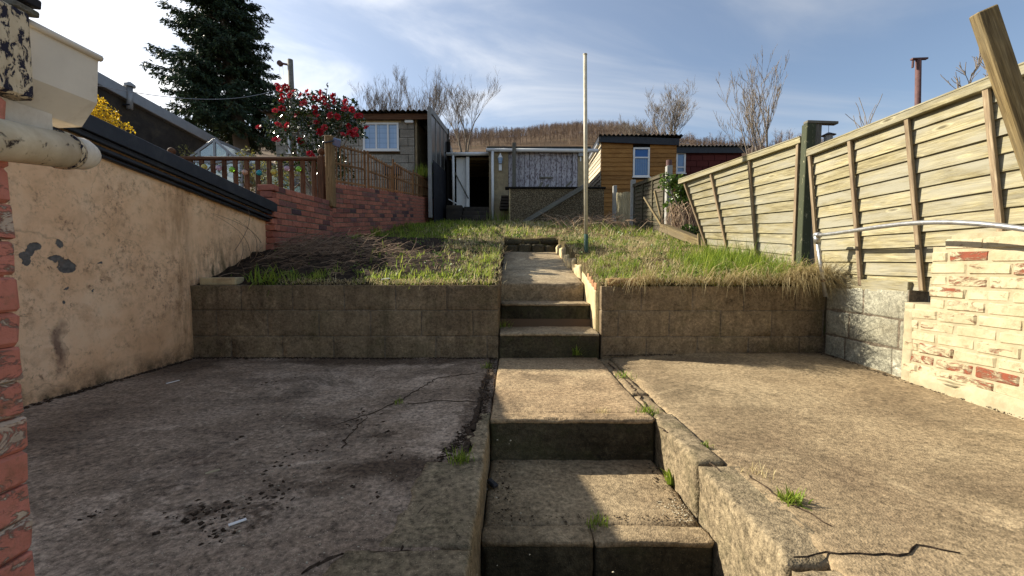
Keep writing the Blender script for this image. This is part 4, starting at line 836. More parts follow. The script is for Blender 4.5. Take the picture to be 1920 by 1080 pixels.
window(gs, wa, wb, SY + 0.02, mull=(0.37, 0.70), glass='netglass'); window(gs, w2a, w2b, SY + 0.02)
box('lintel', wa.x - 0.06, wb.x + 0.06, SY - 0.004, SY + 0.08, wa.z + 0.002, wa.z + 0.05, 'cheek', gs, 0)
box('fascia', sa.x - 0.15, at(806, 0, SY).x, SY - 0.12, SY - 0.08, sa.z - 0.19, sa.z - 0.04, 'brownwood', gs)
corrugated('roof', sa.x - 0.3, at(808, 0, SY).x, SY - 0.25, SY + 3.4, sa.z, sa.z + 0.25, gs)
box('bulkhead_lamp', at(757, 0, SY).x, at(773, 0, SY).x, SY - 0.08, SY - 0.003, at(0, 232, SY).z, at(0, 226, SY).z, 'white', gs, 0.012)
dp = at(543, 0, SY).x; m = MB(); m.tube([(dp, SY - 0.06, 2.2), (dp, SY - 0.06, sa.z - 0.35), (dp - .35, SY - 0.06, sa.z - 0.28)], 0.04, 10); m.build('downpipe', 'white', gs, True)
# dark porch between the shed and the panelled screen
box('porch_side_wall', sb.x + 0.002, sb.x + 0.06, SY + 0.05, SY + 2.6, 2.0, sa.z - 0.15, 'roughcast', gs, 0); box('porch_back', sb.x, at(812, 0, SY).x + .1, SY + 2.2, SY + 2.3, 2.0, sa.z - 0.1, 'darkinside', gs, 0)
t = thing('planter_box', 'black planter trough below the white shed window', 'planter', (at(720, 0, 11.1).x, 11.1, 2.6)); pa, pb_ = at(720, 312, 11.1), at(752, 328, 11.1)
box('trough', pa.x, pb_.x, 11.0, 11.25, pb_.z, pa.z, 'black', t); box('soil', pa.x + .02, pb_.x - .02, 11.02, 11.23, pa.z - .02, pa.z + 0.004, 'soil', t)
box('pedestal', pa.x + .1, pb_.x - .1, 11.05, 11.2, 2.0, pb_.z - .002, 'darkwall', t)
# speaker box in the porch
t = thing('vent_box', 'small brown vent box in the shaded porch of the grey shed', 'box', at(793, 243, 13.2)); c = at(793, 243, 13.25); box('case', c.x - .09, c.x + .09, 13.2, 13.6, c.z - .1, c.z + .1, 'timber', t); m = MB(); m.tube([(c.x, 13.19, c.z), (c.x, 13.205, c.z)], 0.055, 14); m.build('grille', 'black', t)
# --- panelled screen running back, over a black board fence
scn = thing('panelled_screen', 'tall screen of dark plastic panels in a grey frame', 'screen', (-2.2, 12, 2.1))
SX = at(803, 0, 11.0).x; f0 = at(805, 205, 11.0); f1 = atX(838, 248, SX); b0 = at(805, 325, 11.0); b1 = atX(838, 330, SX)
b0.z += .05
bar('end_post', (SX, 11.0, b0.z - 1.2), (SX, 11.0, f0.z + 0.05), 0.09, 0.10, 'panelgrey', scn, up=(0, 1, 0)); bar('top_rail', (SX, 11.0, f0.z), (SX, f1.y, f1.z), 0.08, 0.16, 'panelgrey', scn)
for k in range(4):
    fa, fb = k / 4, (k + 1) / 4; pane([Vector((SX + .01, 11.06, b0.z)).lerp(Vector((SX + .01, f1.y, b1.z)), fa), Vector((SX + .01, 11.06, b0.z)).lerp(Vector((SX + .01, f1.y, b1.z)), fb), Vector((SX + .01, 11.06, f0.z - .08)).lerp(Vector((SX + .01, f1.y, f1.z - .08)), fb), Vector((SX + .01, 11.06, f0.z - .08)).lerp(Vector((SX + .01, f1.y, f1.z - .08)), fa)], scn, 'panelglass', 'panel')
    if k: p = Vector((SX + .02, 11.06, b0.z)).lerp(Vector((SX + .02, f1.y, b1.z)), fa); q = Vector((SX + .02, 11.06, f0.z - .08)).lerp(Vector((SX + .02, f1.y, f1.z - .08)), fa); bar('frame_strip', p, q, 0.045, 0.03, 'panelgrey', scn, up=(1, 0, 0))
pane([(SX - .03, f1.y, 2.2), (SX - .03, f1.y + 3.0, 2.2), (SX - .03, f1.y + 3.0, f1.z - 1.1), (SX - .03, f1.y + 1.6, f1.z - .2), (SX - .03, f1.y, f1.z - .05)], scn, 'lead', 'rear_panel')
bar('rear_post', (SX, f1.y + .05, 2.2), (SX, f1.y + .05, f1.z + .12), .12, .12, 'darkwall', scn, up=(0, 1, 0))
bf = thing('black_board_fence', 'black tarred board fence at the end of the brick wall', 'fence', (SX, 11.5, 2.0))
kx = at(812, 0, 11.0).x + 0.0
for k in range(9):
    y0_ = 11.02 + k * 0.27; zt = float(np.interp(y0_, [11.0, f1.y], [at(0, 300, 11).z, b1.z + .02])); bar('board', (SX + .09, y0_ + .13, gz(0, y0_) - .2), (SX + .09, y0_ + .13, zt), 0.26, 0.02, 'blackboard', bf, up=(1, 0, 0), c=0.002)
# --- covered passage with a doorway
pg = thing('passage_lean_to', 'dark covered passage with white gutter between screen and garage', 'lean-to', (-1.3, 13, 2.1))
PY = 12.9; xa, xb, xd0, xd1 = at(838, 0, PY).x, at(919, 0, PY).x, at(878, 0, PY).x, at(913, 0, PY).x; zt = at(0, 290, PY).z; zb_ = at(0, 390, PY).z
corrugated('roof', xa - .1, xb + .05, PY - .05, PY + 3.2, zt + 0.05, zt + 0.15, pg)
m = MB(); m.tube([(xa - .05, PY - .06, zt), (xb, PY - .06, zt + .01)], 0.055, 10); m.build('gutter', 'white', pg, True)
x_ = at(848, 0, PY).x; m = MB(); m.tube([(x_, PY - .06, zt), (x_, PY - .06, zb_ + .05)], 0.04, 10); m.build('downpipe', 'white', pg, True)
box('white_panel', x_ + .07, at(871, 0, PY).x, PY + .12, PY + .16, zb_, zt - .05, 'white', pg); box('door_jamb', at(872, 0, PY).x, xd0, PY, PY + .1, zb_, zt - .06, 'white', pg)
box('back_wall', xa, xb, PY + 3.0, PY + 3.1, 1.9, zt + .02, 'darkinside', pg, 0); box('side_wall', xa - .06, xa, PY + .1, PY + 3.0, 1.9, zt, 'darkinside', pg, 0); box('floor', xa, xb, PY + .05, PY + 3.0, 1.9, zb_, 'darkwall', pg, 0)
for k in range(7): y_ = PY + .25 + k * .4; box('rafter', xa, xb, y_, y_ + .05, zt - .1, zt - .02, 'timber', pg, 0)
for k in range(4): rough_box('step', xa + (.5 if k else 0.0), xb - .03, PY - .30 * (3 - k) - .28, PY + .1, 1.6, zb_ - .16 * (3 - k) - .0, 'darkwall', pg, cell=.12, amp=.006, c=.012) if k else None
rough_box('base_wall', xa, xa + .48, PY - .55, PY, 1.6, zb_ + .01, 'darkwall', pg, cell=.12, amp=.006)
bar('leaning_rail', at(878, 372, 12.75), at(851, 320, 13.0), .03, .03, 'greywood', pg); bar('loose_trim', at(842, 374, 12.6), at(868, 388, 12.5), .1, .03, 'white', pg)
# --- garage
ga = thing('garage', 'roughcast garage with flaking lilac double doors and white gutter', 'garage', (0.9, 13, 2.1))
GYF = 12.6; gx0, gx1 = at(916, 0, GYF).x, at(1107, 0, GYF).x; gzt = at(0, 281, GYF).z; d0, d1 = at(953, 0, GYF).x, at(1086, 0, GYF).x; dzt = at(0, 282, GYF).z - .03; dzb = 2.12
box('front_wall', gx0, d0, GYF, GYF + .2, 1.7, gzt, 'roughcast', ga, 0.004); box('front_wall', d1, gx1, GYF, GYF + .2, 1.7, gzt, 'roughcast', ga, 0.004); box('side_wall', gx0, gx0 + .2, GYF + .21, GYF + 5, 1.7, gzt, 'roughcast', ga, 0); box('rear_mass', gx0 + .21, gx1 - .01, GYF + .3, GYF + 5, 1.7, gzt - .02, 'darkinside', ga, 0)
box('roof', gx0 - .05, gx1 + .04, GYF - .12, GYF + 5.1, gzt + .01, gzt + .07, 'roofsheet', ga, .004)
n = 13; dw = (d1 - d0) / n
for k in range(n):
    x0_ = d0 + k * dw; y_ = GYF + (.03 if k in (0, n - 1) else .07) + random.uniform(-.006, .006); bar('door_plank', (x0_ + dw / 2, y_, dzb + random.uniform(0, .04)), (x0_ + dw / 2, y_, dzt), dw - .012, .03, 'doorwood', ga, up=(0, -1, 0), c=.004)
bar('door_meeting_rail', ((d0 + d1) / 2 + .1, GYF + .035, dzb), ((d0 + d1) / 2 + .1, GYF + .035, dzt), .1, .03, 'doorwood', ga, up=(0, -1, 0)); hz_ = at(0, 333, GYF).z; bar('door_bar', (at(1012, 0, GYF).x, GYF + .01, hz_), (at(1038, 0, GYF).x, GYF + .01, hz_), .03, .05, 'greywood', ga)
bar('door_head', (at(1012, 0, GYF).x, GYF + .02, dzt - .07), (at(1040, 0, GYF).x, GYF + .02, dzt - .07), .03, .06, 'doorwood', ga)
m = MB(); m.tube([(gx0 - .08, GYF - .1, gzt - .03), (gx1 + .25, GYF - .1, gzt - .05)], .055, 10); m.build('gutter', 'white', ga, True); gpx = at(923, 0, GYF).x
m = MB(); m.tube([(gpx, GYF - .1, gzt - .05), (gpx, GYF - .09, 2.0)], .042, 10); m.build('downpipe', 'white', ga, True)
t = thing('wall_lantern', 'white carriage lantern on the garage wall', 'lamp', at(938, 300, GYF)); c = at(938, 300, GYF - .1)
m = MB(); m.tube([c + Vector((0, 0, -.10)), c + Vector((0, 0, .06))], [.045, .075], 6); m.build('lamp_glass', 'netglass', t); m = MB(); m.tube([c + Vector((0, 0, .06)), c + Vector((0, 0, .15)), c + Vector((0, 0, .2))], [.085, .03, .012], 6); m.build('lamp_cap', 'white', t); bar('bracket', c + Vector((0, .05, -.12)), c + Vector((0, .05, -.30)), .09, .06, 'white', t, up=(0, 1, 0))
t = thing('door_prop', 'weathered square post standing against the garage doors', 'post', at(964, 352, 12.3)); px_ = at(964, 0, 12.45); bar('post', (px_.x, 12.42, 2.05), (px_.x, 12.45, at(0, 268, 12.45).z), .11, .1, 'greywood', t, up=(0, 1, 0))
t = thing('meter_box', 'small grey meter box high on the garage wall', 'box', at(1089, 288, GYF)); c = at(1089, 288, GYF - .05); box('case', c.x - .07, c.x + .07, GYF - .08, GYF - .002, c.z - .08, c.z + .09, 'lead', t); box('conduit', c.x - .02, c.x + .02, GYF - .04, GYF - .002, c.z - .22, c.z - .081, 'white', t)
# --- pebbledash bunker in front of it
TY = 11.6; tx0, tx1 = at(955, 0, TY).x, at(1137, 0, TY).x; tzt = at(0, 354, TY).z; tzb = 1.85
t = thing('pebbledash_bunker', 'low pebbledash bunker with a dark coping in front of the garage', 'bunker', (1.3, TY, 1.95))
box('wall', tx0, tx1, TY, TY + .14, tzb, tzt, 'pebble', t, .006); box('side_wall', tx0, tx0 + .12, TY + .145, TY + .8, tzb, tzt, 'pebble', t, .006); box('side_wall', tx1 - .12, tx1, TY + .145, TY + .8, tzb, tzt, 'pebble', t, .006)
box('coping', tx0 - .12, tx1 + .04, TY - .05, TY + .2, tzt + .002, tzt + .05, 'darkinside', t, .006); box('corner_bead', tx0 - .012, tx0 + .025, TY - .012, TY + .03, tzb, tzt - .002, 'cheek', t, .004); box('plinth', tx0 + .05, tx1, TY - .02, TY + .1, 1.7, tzb + .08, 'mortar', t, .006)
t = thing('leaning_plank', 'long grey plank leaning diagonally against the pebbledash bunker', 'plank', at(980, 418, 11.3)); bar('board', at(981, 418, 11.25), at(1098, 348, TY - .08), .12, .04, 'greywood', t, up=(0, -1, .3))
for k, (a, b, lab) in enumerate((((1010, 353), (1017, 342), 'short grey offcut standing on the bunker coping'), ((1022, 352), (1028, 346), 'stubby broken offcut on the bunker coping'), ((1062, 350), (1071, 340), 'thin pale stick poking up behind the bunker'))): o = bar('offcut', at(*a, TY + .1 + .3 * (k == 2)), at(*b, TY + .12 + .3 * (k == 2)), (.08, .12, .03)[k], .05, 'greywood'); setp(o, lab, 'wood')
t = thing('stacked_slates', 'stack of dark roof slates leaning between garage and bunker', 'slates', at(945, 385, 12.2)); 
for k in range(5): c = at(945, 366, 12.25); box('slate', c.x - .13 + .012 * k, c.x + .13 + .012 * k, 12.1 + .012 * k, 12.5, c.z - .42 + .085 * k, c.z - .36 + .085 * k, 'darkwall', t, .004)
# --- orange shed
og = thing('orange_shed', 'orange timber clad shed with a white window and black fascia', 'shed', (4.3, 15, 2.3))
OY = 14.0; ox0, ox1 = at(1131, 0, OY).x, at(1274, 0, OY).x; ozt0, ozt1 = at(0, 256, OY).z, at(0, 262, OY).z; zz = 1.9; ow0, ow1 = at(1187, 277, OY), at(1217, 332, OY)
box('core', ox0 + .03, ox1 - .03, OY + .04, OY + 4, 1.6, ozt1 - .12, 'darkinside', og, 0)
k = 0
while zz < ozt1 - .1:
    segs = [(ox0, ox1)] if zz > ow0.z or zz + .15 < ow1.z else [(ox0, ow0.x - .01), (ow1.x + .01, ox1)]
    for (p, q) in segs: plank('cladding_board', (p, OY - .012, zz), (q, OY - .012, zz), (q, OY + .012, zz + .155), (p, OY + .012, zz + .155), -.018, 'orange', og, nseg=3)
    plank('side_board', (ox0 - .02, OY + 3.8, zz), (ox0 - .02, OY, zz), (ox0, OY, zz + .155), (ox0, OY + 3.8, zz + .155), -.018, 'paleclad', og, nseg=2); zz += .146
window(og, ow0, ow1, OY - .01, cross=(0.66,), fw=.055, glass='blind')
for k in range(8): x_ = ow0.x + .07 + k * (ow1.x - ow0.x - .14) / 7; box('blind_slat', x_ - .03, x_ + .012, OY - .016, OY - .0105, ow1.z + .08, ow1.z + .6, 'glassblue', og, 0)
bar('fascia', (ox0 - .08, OY - .1, ozt0 - .1), (ox1 + .05, OY - .1, ozt1 - .1), .03, .22, 'black', og); bar('side_fascia', (ox0 - .1, OY - .1, ozt0 - .1), (ox0 - .1, OY + 3.8, ozt0 - .35), .03, .16, 'black', og); bar('side_gutter', (ox0 - .14, OY - .1, ozt0 - .27), (ox0 - .14, OY + 3.8, ozt0 - .52), .06, .07, 'lead', og)
corrugated('roof', ox0 - .12, ox1 + .2, OY - .2, OY + 4, ozt0 + .0, ozt0 - .25, og)
# --- maroon building
mb_ = thing('maroon_building', 'maroon painted block building behind the orange shed', 'building', (7.5, 17, 2.4))
MY = 16.0; mx0, mx1 = at(1268, 0, MY).x, at(1400, 0, MY).x; mzt = at(0, 276, MY).z; v0, v1 = at(1268, 286, MY), at(1285, 325, MY)
box('core', mx0, mx1, MY + .1, MY + 4, 1.6, mzt - .1, 'mortar', mb_, 0); blockface(mb_, mx0, mx1, 2.3, mzt - .15, MY, 'brick_maroon', holes=((v0.x, v1.x, v1.z, v0.z),)); window(mb_, v0, v1, MY + .02, cross=(.3,), fw=.06)
box('fascia', mx0 - .1, mx1 + .1, MY - .1, MY - .06, mzt - .24, mzt - .02, 'black', mb_); corrugated('roof', mx0 - .1, mx1 + .3, MY - .2, MY + 4, mzt + .01, mzt + .1, mb_)
# --- far right fences
def fline(px, py): return atX(px, py, FX)
f1_ = fence_panel('dark_fence', 'dark mossy lapped fence panel beyond the ivy', (FX + .02, 7.7, 1.36), (FX + .02, 9.55, 1.62), (FX + .02, 9.55, 2.62), (FX + .02, 7.7, 2.46), 12, ('darkfence', 'darkfence'), [(0, 0), (.33, 0), (.66, 0), (1, 0)])
t = thing('concrete_post', 'grey concrete post between dark fence and picket fence', 'post', (FX, 9.7, 1.6)); bar('post', (FX, 9.7, 1.5), (FX, 9.7, 2.78), .1, .1, 'greyconc', t, up=(0, 1, 0), c=.008)
t = thing('concrete_post', 'grey concrete post at the far end of the picket fence', 'post', (FX, 11.5, 1.9)); bar('post', (FX - .03, 11.3, 1.8), (FX - .03, 11.3, 2.95), .1, .1, 'greyconc', t, up=(0, 1, 0), c=.008)
t = thing('concrete_post', 'mossy concrete post with a rusty cap beside the ivy', 'post', (FX, 7.55, 1.4)); bar('post', (FX, 7.5, 1.2), (FX, 7.5, 2.58), .1, .1, 'greyconc', t, up=(0, 1, 0), c=.008); m = MB(); m.tube([(FX, 7.5, 2.58), (FX, 7.5, 2.68)], .05, 10); m.build('cap', 'rust', t)
t = thing('picket_fence', 'short weathered picket fence beside the pebbledash bunker', 'fence', (FX, 10.5, 1.8))
for k in range(9): y_ = 9.9 + k * .155; z_ = gz(FX, y_); bar('picket', (FX, y_, z_), (FX, y_, z_ + .80), .085, .018, 'picket', t, up=(1, 0, 0))
bar('rail', (FX + .03, 9.8, 2.4), (FX + .03, 11.3, 2.62), .03, .05, 'picket', t); bar('rail', (FX + .03, 9.8, 2.0), (FX + .03, 11.3, 2.2), .03, .05, 'picket', t)
t = thing('fallen_beam', 'broken timber beam lying in the grass below the ivy', 'beam', at(1290, 445, 6.2)); bar('beam', at(1243, 426, 6.6), at(1345, 468, 5.55), .13, .12, 'timber', t, c=.012, jit=.008)
for a, b, lab in (((1208, 370, 7.3), (1244, 428, 6.7), 'thin pale batten leaning left above the fallen beam'), ((1228, 358, 7.2), (1243, 424, 6.8), 'thin batten standing behind the fallen beam'), ((1310, 438, 5.7), (1312, 475, 5.65), 'short stake in front of the damaged fence')): o = bar('stick', at(*a), at(*b), .035, .03, 'timber'); setp(o, lab, 'stick')
# far poles
t = thing('rusty_pole', 'rusty iron washing line post beyond the right fence', 'pole', at(1720, 200, 7)); p, q = at(1719, 330, 7.0), at(1722, 112, 7.0); m = MB(); m.tube([p, q], .04, 10); m.build('post', 'rust', t, True); m = MB(); m.bar(at(1709, 111, 7), at(1738, 110, 7), .05, .025); m.build('cross_arm', 'rust', t); m = MB(); m.tube([at(1712, 114, 7), at(1711, 127, 7)], .016, 6); m.build('hook', 'rust', t)
t = thing('pulley_post', 'wooden washing line post with a pulley wheel behind the camellia', 'pole', at(550, 200, 9)); m = MB(); m.tube([at(552, 300, 9), at(544, 112, 9)], .055, 10); m.build('post', 'greywood', t, True); m = MB(); m.tube([at(548, 123, 9), at(529, 119, 9)], .022, 8); m.build('arm', 'rust', t); c = at(525, 119, 9); m = MB(); m.tube([c - Vector((0, .03, 0)), c + Vector((0, .03, 0))], .055, 14); m.build('pulley_wheel', 'rust', t); m = MB(); m.tube([at(523, 122, 9), at(527, 165, 8.5)], .003, 4); m.tube([at(530, 124, 9), at(534, 168, 8.5)], .003, 4); m.build('line', 'lead', t)
w0_, w1_ = at(168, 157, 4.6), at(520, 168, 8.8); m = MB(); m.tube([w0_.lerp(w1_, f) - Vector((0, 0, .18 * 4 * f * (1 - f))) for f in [i / 20 for i in range(21)]], .004, 4); o = m.build('washing_line', 'lead'); setp(o, 'thin wire sagging in front of the big conifer', 'wire')

# ---------------------------------------------------------------- plants
def leafmat(name, a, b, c, rough=0.5, trans=0.3, spec=0.3):
    g = G(name); t = g.attr('t'); M[name] = g.leaf(g.ramp(t, [(0.0, a), (0.5, b), (1.0, c)]), rough, trans, spec)
leafmat('grass', (0.05, 0.085, 0.010), (0.17, 0.26, 0.026), (0.38, 0.43, 0.07), 0.55, 0.5)
leafmat('straw', (0.18, 0.125, 0.055), (0.50, 0.40, 0.20), (0.74, 0.63, 0.37), 0.7, 0.38)
leafmat('needle', (0.012, 0.024, 0.014), (0.028, 0.052, 0.026), (0.07, 0.105, 0.04), 0.6, 0.12)
leafmat('camleaf', (0.010, 0.022, 0.006), (0.022, 0.045, 0.010), (0.07, 0.10, 0.02), 0.22, 0.12, 0.6)
leafmat('ivyleaf', (0.025, 0.05, 0.008), (0.08, 0.14, 0.02), (0.17, 0.24, 0.04), 0.4, 0.3)
leafmat('yellowflower', (0.45, 0.27, 0.01), (0.65, 0.42, 0.015), (0.75, 0.55, 0.05), 0.6, 0.35)
leafmat('twig', (0.09, 0.055, 0.036), (0.27, 0.175, 0.11), (0.48, 0.36, 0.24), 0.85, 0.0)
leafmat('bark', (0.13, 0.105, 0.08), (0.21, 0.17, 0.13), (0.30, 0.25, 0.19), 0.9, 0.0)
leafmat('farwood', (0.12, 0.085, 0.065), (0.19, 0.135, 0.10), (0.27, 0.20, 0.145), 0.95, 0.0)
g = G('redpetal'); M['redpetal'] = g.leaf(g.ramp(g.math('ADD', g.math('MULTIPLY', g.attr('t'), .5), g.math('MULTIPLY', g.rnd(), .5)), [(0.05, (0.16, 0.006, 0.012)), (0.45, (0.40, 0.012, 0.022)), (0.95, (0.62, 0.06, 0.085))]), 0.5, 0.25)
leafmat('olive', (0.04, 0.045, 0.015), (0.10, 0.11, 0.03), (0.24, 0.22, 0.06), 0.6, 0.3)

def blades(P, H, W, yaw, lean, curl, t):
    """tapered bent blades: arrays of base points, length, width, heading, lean and droop -> V,F,attr"""
    n = len(P); d = np.stack([np.cos(yaw), np.sin(yaw), np.zeros(n)], 1); s = np.stack([-np.sin(yaw), np.cos(yaw), np.zeros(n)], 1); V = np.zeros((n, 7, 3)); up = np.array([0, 0, 1.0])
    c = P.copy(); ang = lean.copy(); seg = H / 3
    for k in range(4):
        w = (W * (1.0, 0.85, 0.55, 0.0)[k] * 0.5)[:, None]
        if k < 3: V[:, 2 * k] = c - s * w; V[:, 2 * k + 1] = c + s * w
        else: V[:, 6] = c
        c = c + (d * np.sin(ang)[:, None] + up * np.cos(ang)[:, None]) * seg[:, None]; ang = ang + curl
    b = (np.arange(n) * 7)[:, None]; tri = np.array([[0, 1, 3], [0, 3, 2], [2, 3, 5], [2, 5, 4], [4, 5, 6]])
    F = (b[:, :, None] + tri[None]).reshape(-1, 3); return V.reshape(-1, 3), F, np.repeat(t, 7)
def gzv(X, Y): return np.array([gz(x, y) for x, y in zip(X, Y)])
def scatter(n, x0, x1, y0, y1, dens):
    X = rng.uniform(x0, x1, n * 3); Y = rng.uniform(y0, y1, n * 3); k = rng.uniform(0, 1, n * 3) < np.array([dens(x, y) for x, y in zip(X, Y)]); return X[k][:n], Y[k][:n]
def sm(a, b, v): return max(0.0, min(1.0, (v - a) / (b - a)))
def patch(x, y, s=2.2, o=0): return 0.5 + 0.9 * nz(x + o, y, 2.2, s)
# green grass
def dgreen_r(x, y):
    if y < 7.2:
        lush = sm(1.5, 2.3, x) * sm(5.6, 4.2, y); strip = sm(2.0, 2.5, x) * 0.6; mid = 0.75 * sm(0.45, 0.7, patch(x, y, 2.5)) * sm(5.2, 4.4, y) + 0.5 * sm(.5, .75, patch(x, y, 3.4, 9)); return min(1, max(lush, strip, mid))
    return 0.30 * sm(0.45, 0.75, patch(x, y, 1.2, 5)) + 0.5 * sm(1.5, 2.6, x) * sm(10, 7.5, y)
def dgreen_l(x, y):
    if y < 7.0: return max(sm(-0.75, -0.2, x) * (0.5 + 0.5 * sm(.3, .7, patch(x, y, 3))) * sm(5.9, 4.9, y), 1.0 * sm(4.12, 3.9, y) * sm(-2.4, -1.6, x) * sm(.25, .6, patch(x, y, 2.6, 4)), 0.05 * sm(-2.0, -1.0, x))
    return 0.95 * sm(0.6, -1.4, x) * (0.45 + .55 * sm(.3, .7, patch(x, y, 1.0, 2)))
def grass(name, label, sets, mat):
    Vs, Fs, Ts, o = [], [], [], 0
    for P, H, W, ln, cu, t in sets:
        V, F, T = blades(P, H, W, rng.uniform(0, 2 * math.pi, len(P)), ln, cu, t); Vs.append(V); Fs.append(F + o); Ts.append(T); o += len(V)
    fastmesh(name, np.concatenate(Vs), np.concatenate(Fs), mat, attr=np.concatenate(Ts), kind='stuff', label=label, category='grass')
def setof(X, Y, h0, h1, w0, w1, lean, curl, t0=0.2, t1=0.9, sink=0.01, k=7):
    c = len(X) // k; hs = np.repeat(np.exp(rng.normal(0, .38, c)), k); tb = np.repeat(rng.normal(0, .20, c), k); X = np.repeat(X[:c], k) + rng.normal(0, .026, c * k); Y = np.repeat(Y[:c], k) + rng.normal(0, .026, c * k); Y = np.where(X > PL, np.maximum(Y, YW - .01), Y); n = len(X); P = np.stack([X, Y, gzv(X, Y) - sink], 1); return (P, rng.uniform(h0, h1, n) * np.clip(hs, .5, 1.9), rng.uniform(w0, w1, n) * 1.15, np.abs(rng.normal(0, lean, n)), rng.uniform(0.1, curl, n), np.clip(rng.normal((t0 + t1) / 2, (t1 - t0) / 3, n) + tb, 0, 1))
Xa, Ya = scatter(15000, PR + .02, XR + .03, 3.66, 7.2, dgreen_r)
long_ = (Xa > 1.75) & (Ya < 4.9)
Xb, Yb = scatter(15000, XL + .1, PL - .05, 3.68, 7.1, dgreen_l); Xc, Yc = scatter(16000, XL + .3, XR, 7.2, 12.5, lambda x, y: max(dgreen_l(x, y), dgreen_r(x, y)))
grass('green_grass', 'green grass growing in the beds and on the lawn', [setof(Xa[long_], Ya[long_], .07, .21, .003, .007, .5, .42, .25, .85), setof(Xa[~long_], Ya[~long_], .03, .085, .0035, .006, .65, .5, .3, .95, k=14), setof(Xb, Yb, .025, .085, .0035, .007, .7, .5, .5, 1.0), setof(Xc, Yc, .03, .10, .006, .011, .7, .4, .3, .95)], 'grass')
# straw: matted dead grass
def dstraw(x, y):
    if x > PR: return 0.9 * (0.35 + .65 * sm(.25, .6, patch(x, y, 2, 7))) * (1 - .75 * sm(1.9, 2.4, x) * sm(5, 4.2, y)) * (1 if y < 7.3 else .55)
    if x < PL: return (0.55 * sm(-1.0, -.35, x) + .8 * sm(-1.1, -.6, x) * sm(4.9, 5.5, y) + 0.4 * sm(3.95, 3.75, y) * sm(-2.0, -.8, x)) if y < 7.1 else .5 * sm(-1.8, -.2, x)
    return .6 if y > 7.2 else 0
Xd, Yd = scatter(19000, PR + .0, XR, 3.6, 7.2, dstraw); Xe, Ye = scatter(6500, XL + .2, PL, 3.66, 7.1, dstraw); Xf, Yf = scatter(11000, XL + .3, XR, 7.1, 12.4, dstraw)
# overhanging straw at the lip of the right wall, and a little on the left
def hang(n, xs, dens, l0, l1):
    X = rng.choice(xs, n) + rng.normal(0, .045, n); X = np.clip(X, PR + .02, XR - .03) if xs[0] > 0 else np.clip(X, XL + .1, PL - .02)
    P = np.stack([X, YW + rng.uniform(-.02, .10, n), .635 + rng.uniform(.005, .05, n)], 1); return P, rng.uniform(l0, l1, n)
def hangers(name, label, groups):
    Vs, Fs, Ts, o = [], [], [], 0
    for P, H, mat_t in groups:
        n = len(P); yaw = rng.normal(-math.pi / 2, .95, n); V, F, T = blades(P, H, rng.uniform(.0025, .0055, n), yaw, rng.uniform(.5, 1.3, n), rng.uniform(.45, .85, n), np.clip(rng.normal(mat_t, .22, n), 0, 1)); V[:, 1] = np.where(V[:, 2] < .62, np.minimum(V[:, 1], YW - .006), V[:, 1]); Vs.append(V); Fs.append(F + o); Ts.append(T); o += len(V)
    fastmesh(name, np.concatenate(Vs), np.concatenate(Fs), 'straw', attr=np.concatenate(Ts), kind='stuff', label=label, category='grass')
cl = np.array([2.55, 2.6, 2.45, 2.66, 2.3, 2.1, 1.95, 1.9, 1.15, 1.2, 1.5, 1.75, 2.68, 2.62]); p1, h1 = hang(1100, cl, None, .10, .5); p2, h2 = hang(1000, .85 + 1.85 * rng.uniform(0, 1, 26), None, .03, .15); p3, h3 = hang(900, np.linspace(-2.0, -.15, 60), None, .03, .09); p4, h4 = hang(800, np.array([2.45, 2.52, 2.58, 2.64, 2.7]), None, .18, .55)
grass('dry_grass', 'dry straw coloured grass matted over the beds', [setof(Xd, Yd, .025, .08, .0022, .0048, 1.35, .5, .1, 1.0, 0.0), setof(Xe, Ye, .03, .09, .0022, .0048, 1.25, .5, .1, 1.0, 0.0), setof(Xf, Yf, .04, .11, .005, .009, 1.2, .5, .1, .95, 0.0)], 'straw')
hangers('hanging_grass', 'dead grass hanging over the retaining walls', [(p1, h1, .5), (p2, h2, .45), (p3, h3, .55), (p4, h4, .35)])
def weeds_low():
    X, Y = [], []
    while len(X) < 2600:
        x, y = random.uniform(XL + .2, XR - .05), random.uniform(YW + .03, 9.5)
        if PL - .05 < x < PR + .03 and y < 7.2: continue
        if patch(x, y, 4.5, 13) < .62 or (x < -.9 and random.random() < .75): continue
        X.append(x); Y.append(y)
    X, Y = np.array(X), np.array(Y); P = np.stack([X, Y, gzv(X, Y) + rng.uniform(.008, .045, len(X))], 1); V, F = leafcloud(P, rng.uniform(.018, .045, len(X)), .7); fastmesh('low_weeds', V, F, 'ivyleaf', attr=np.repeat(np.clip(rng.normal(.6, .25, len(X)), 0, 1), 4), kind='stuff', label='small broad leaved weeds among the grass', category='weeds')
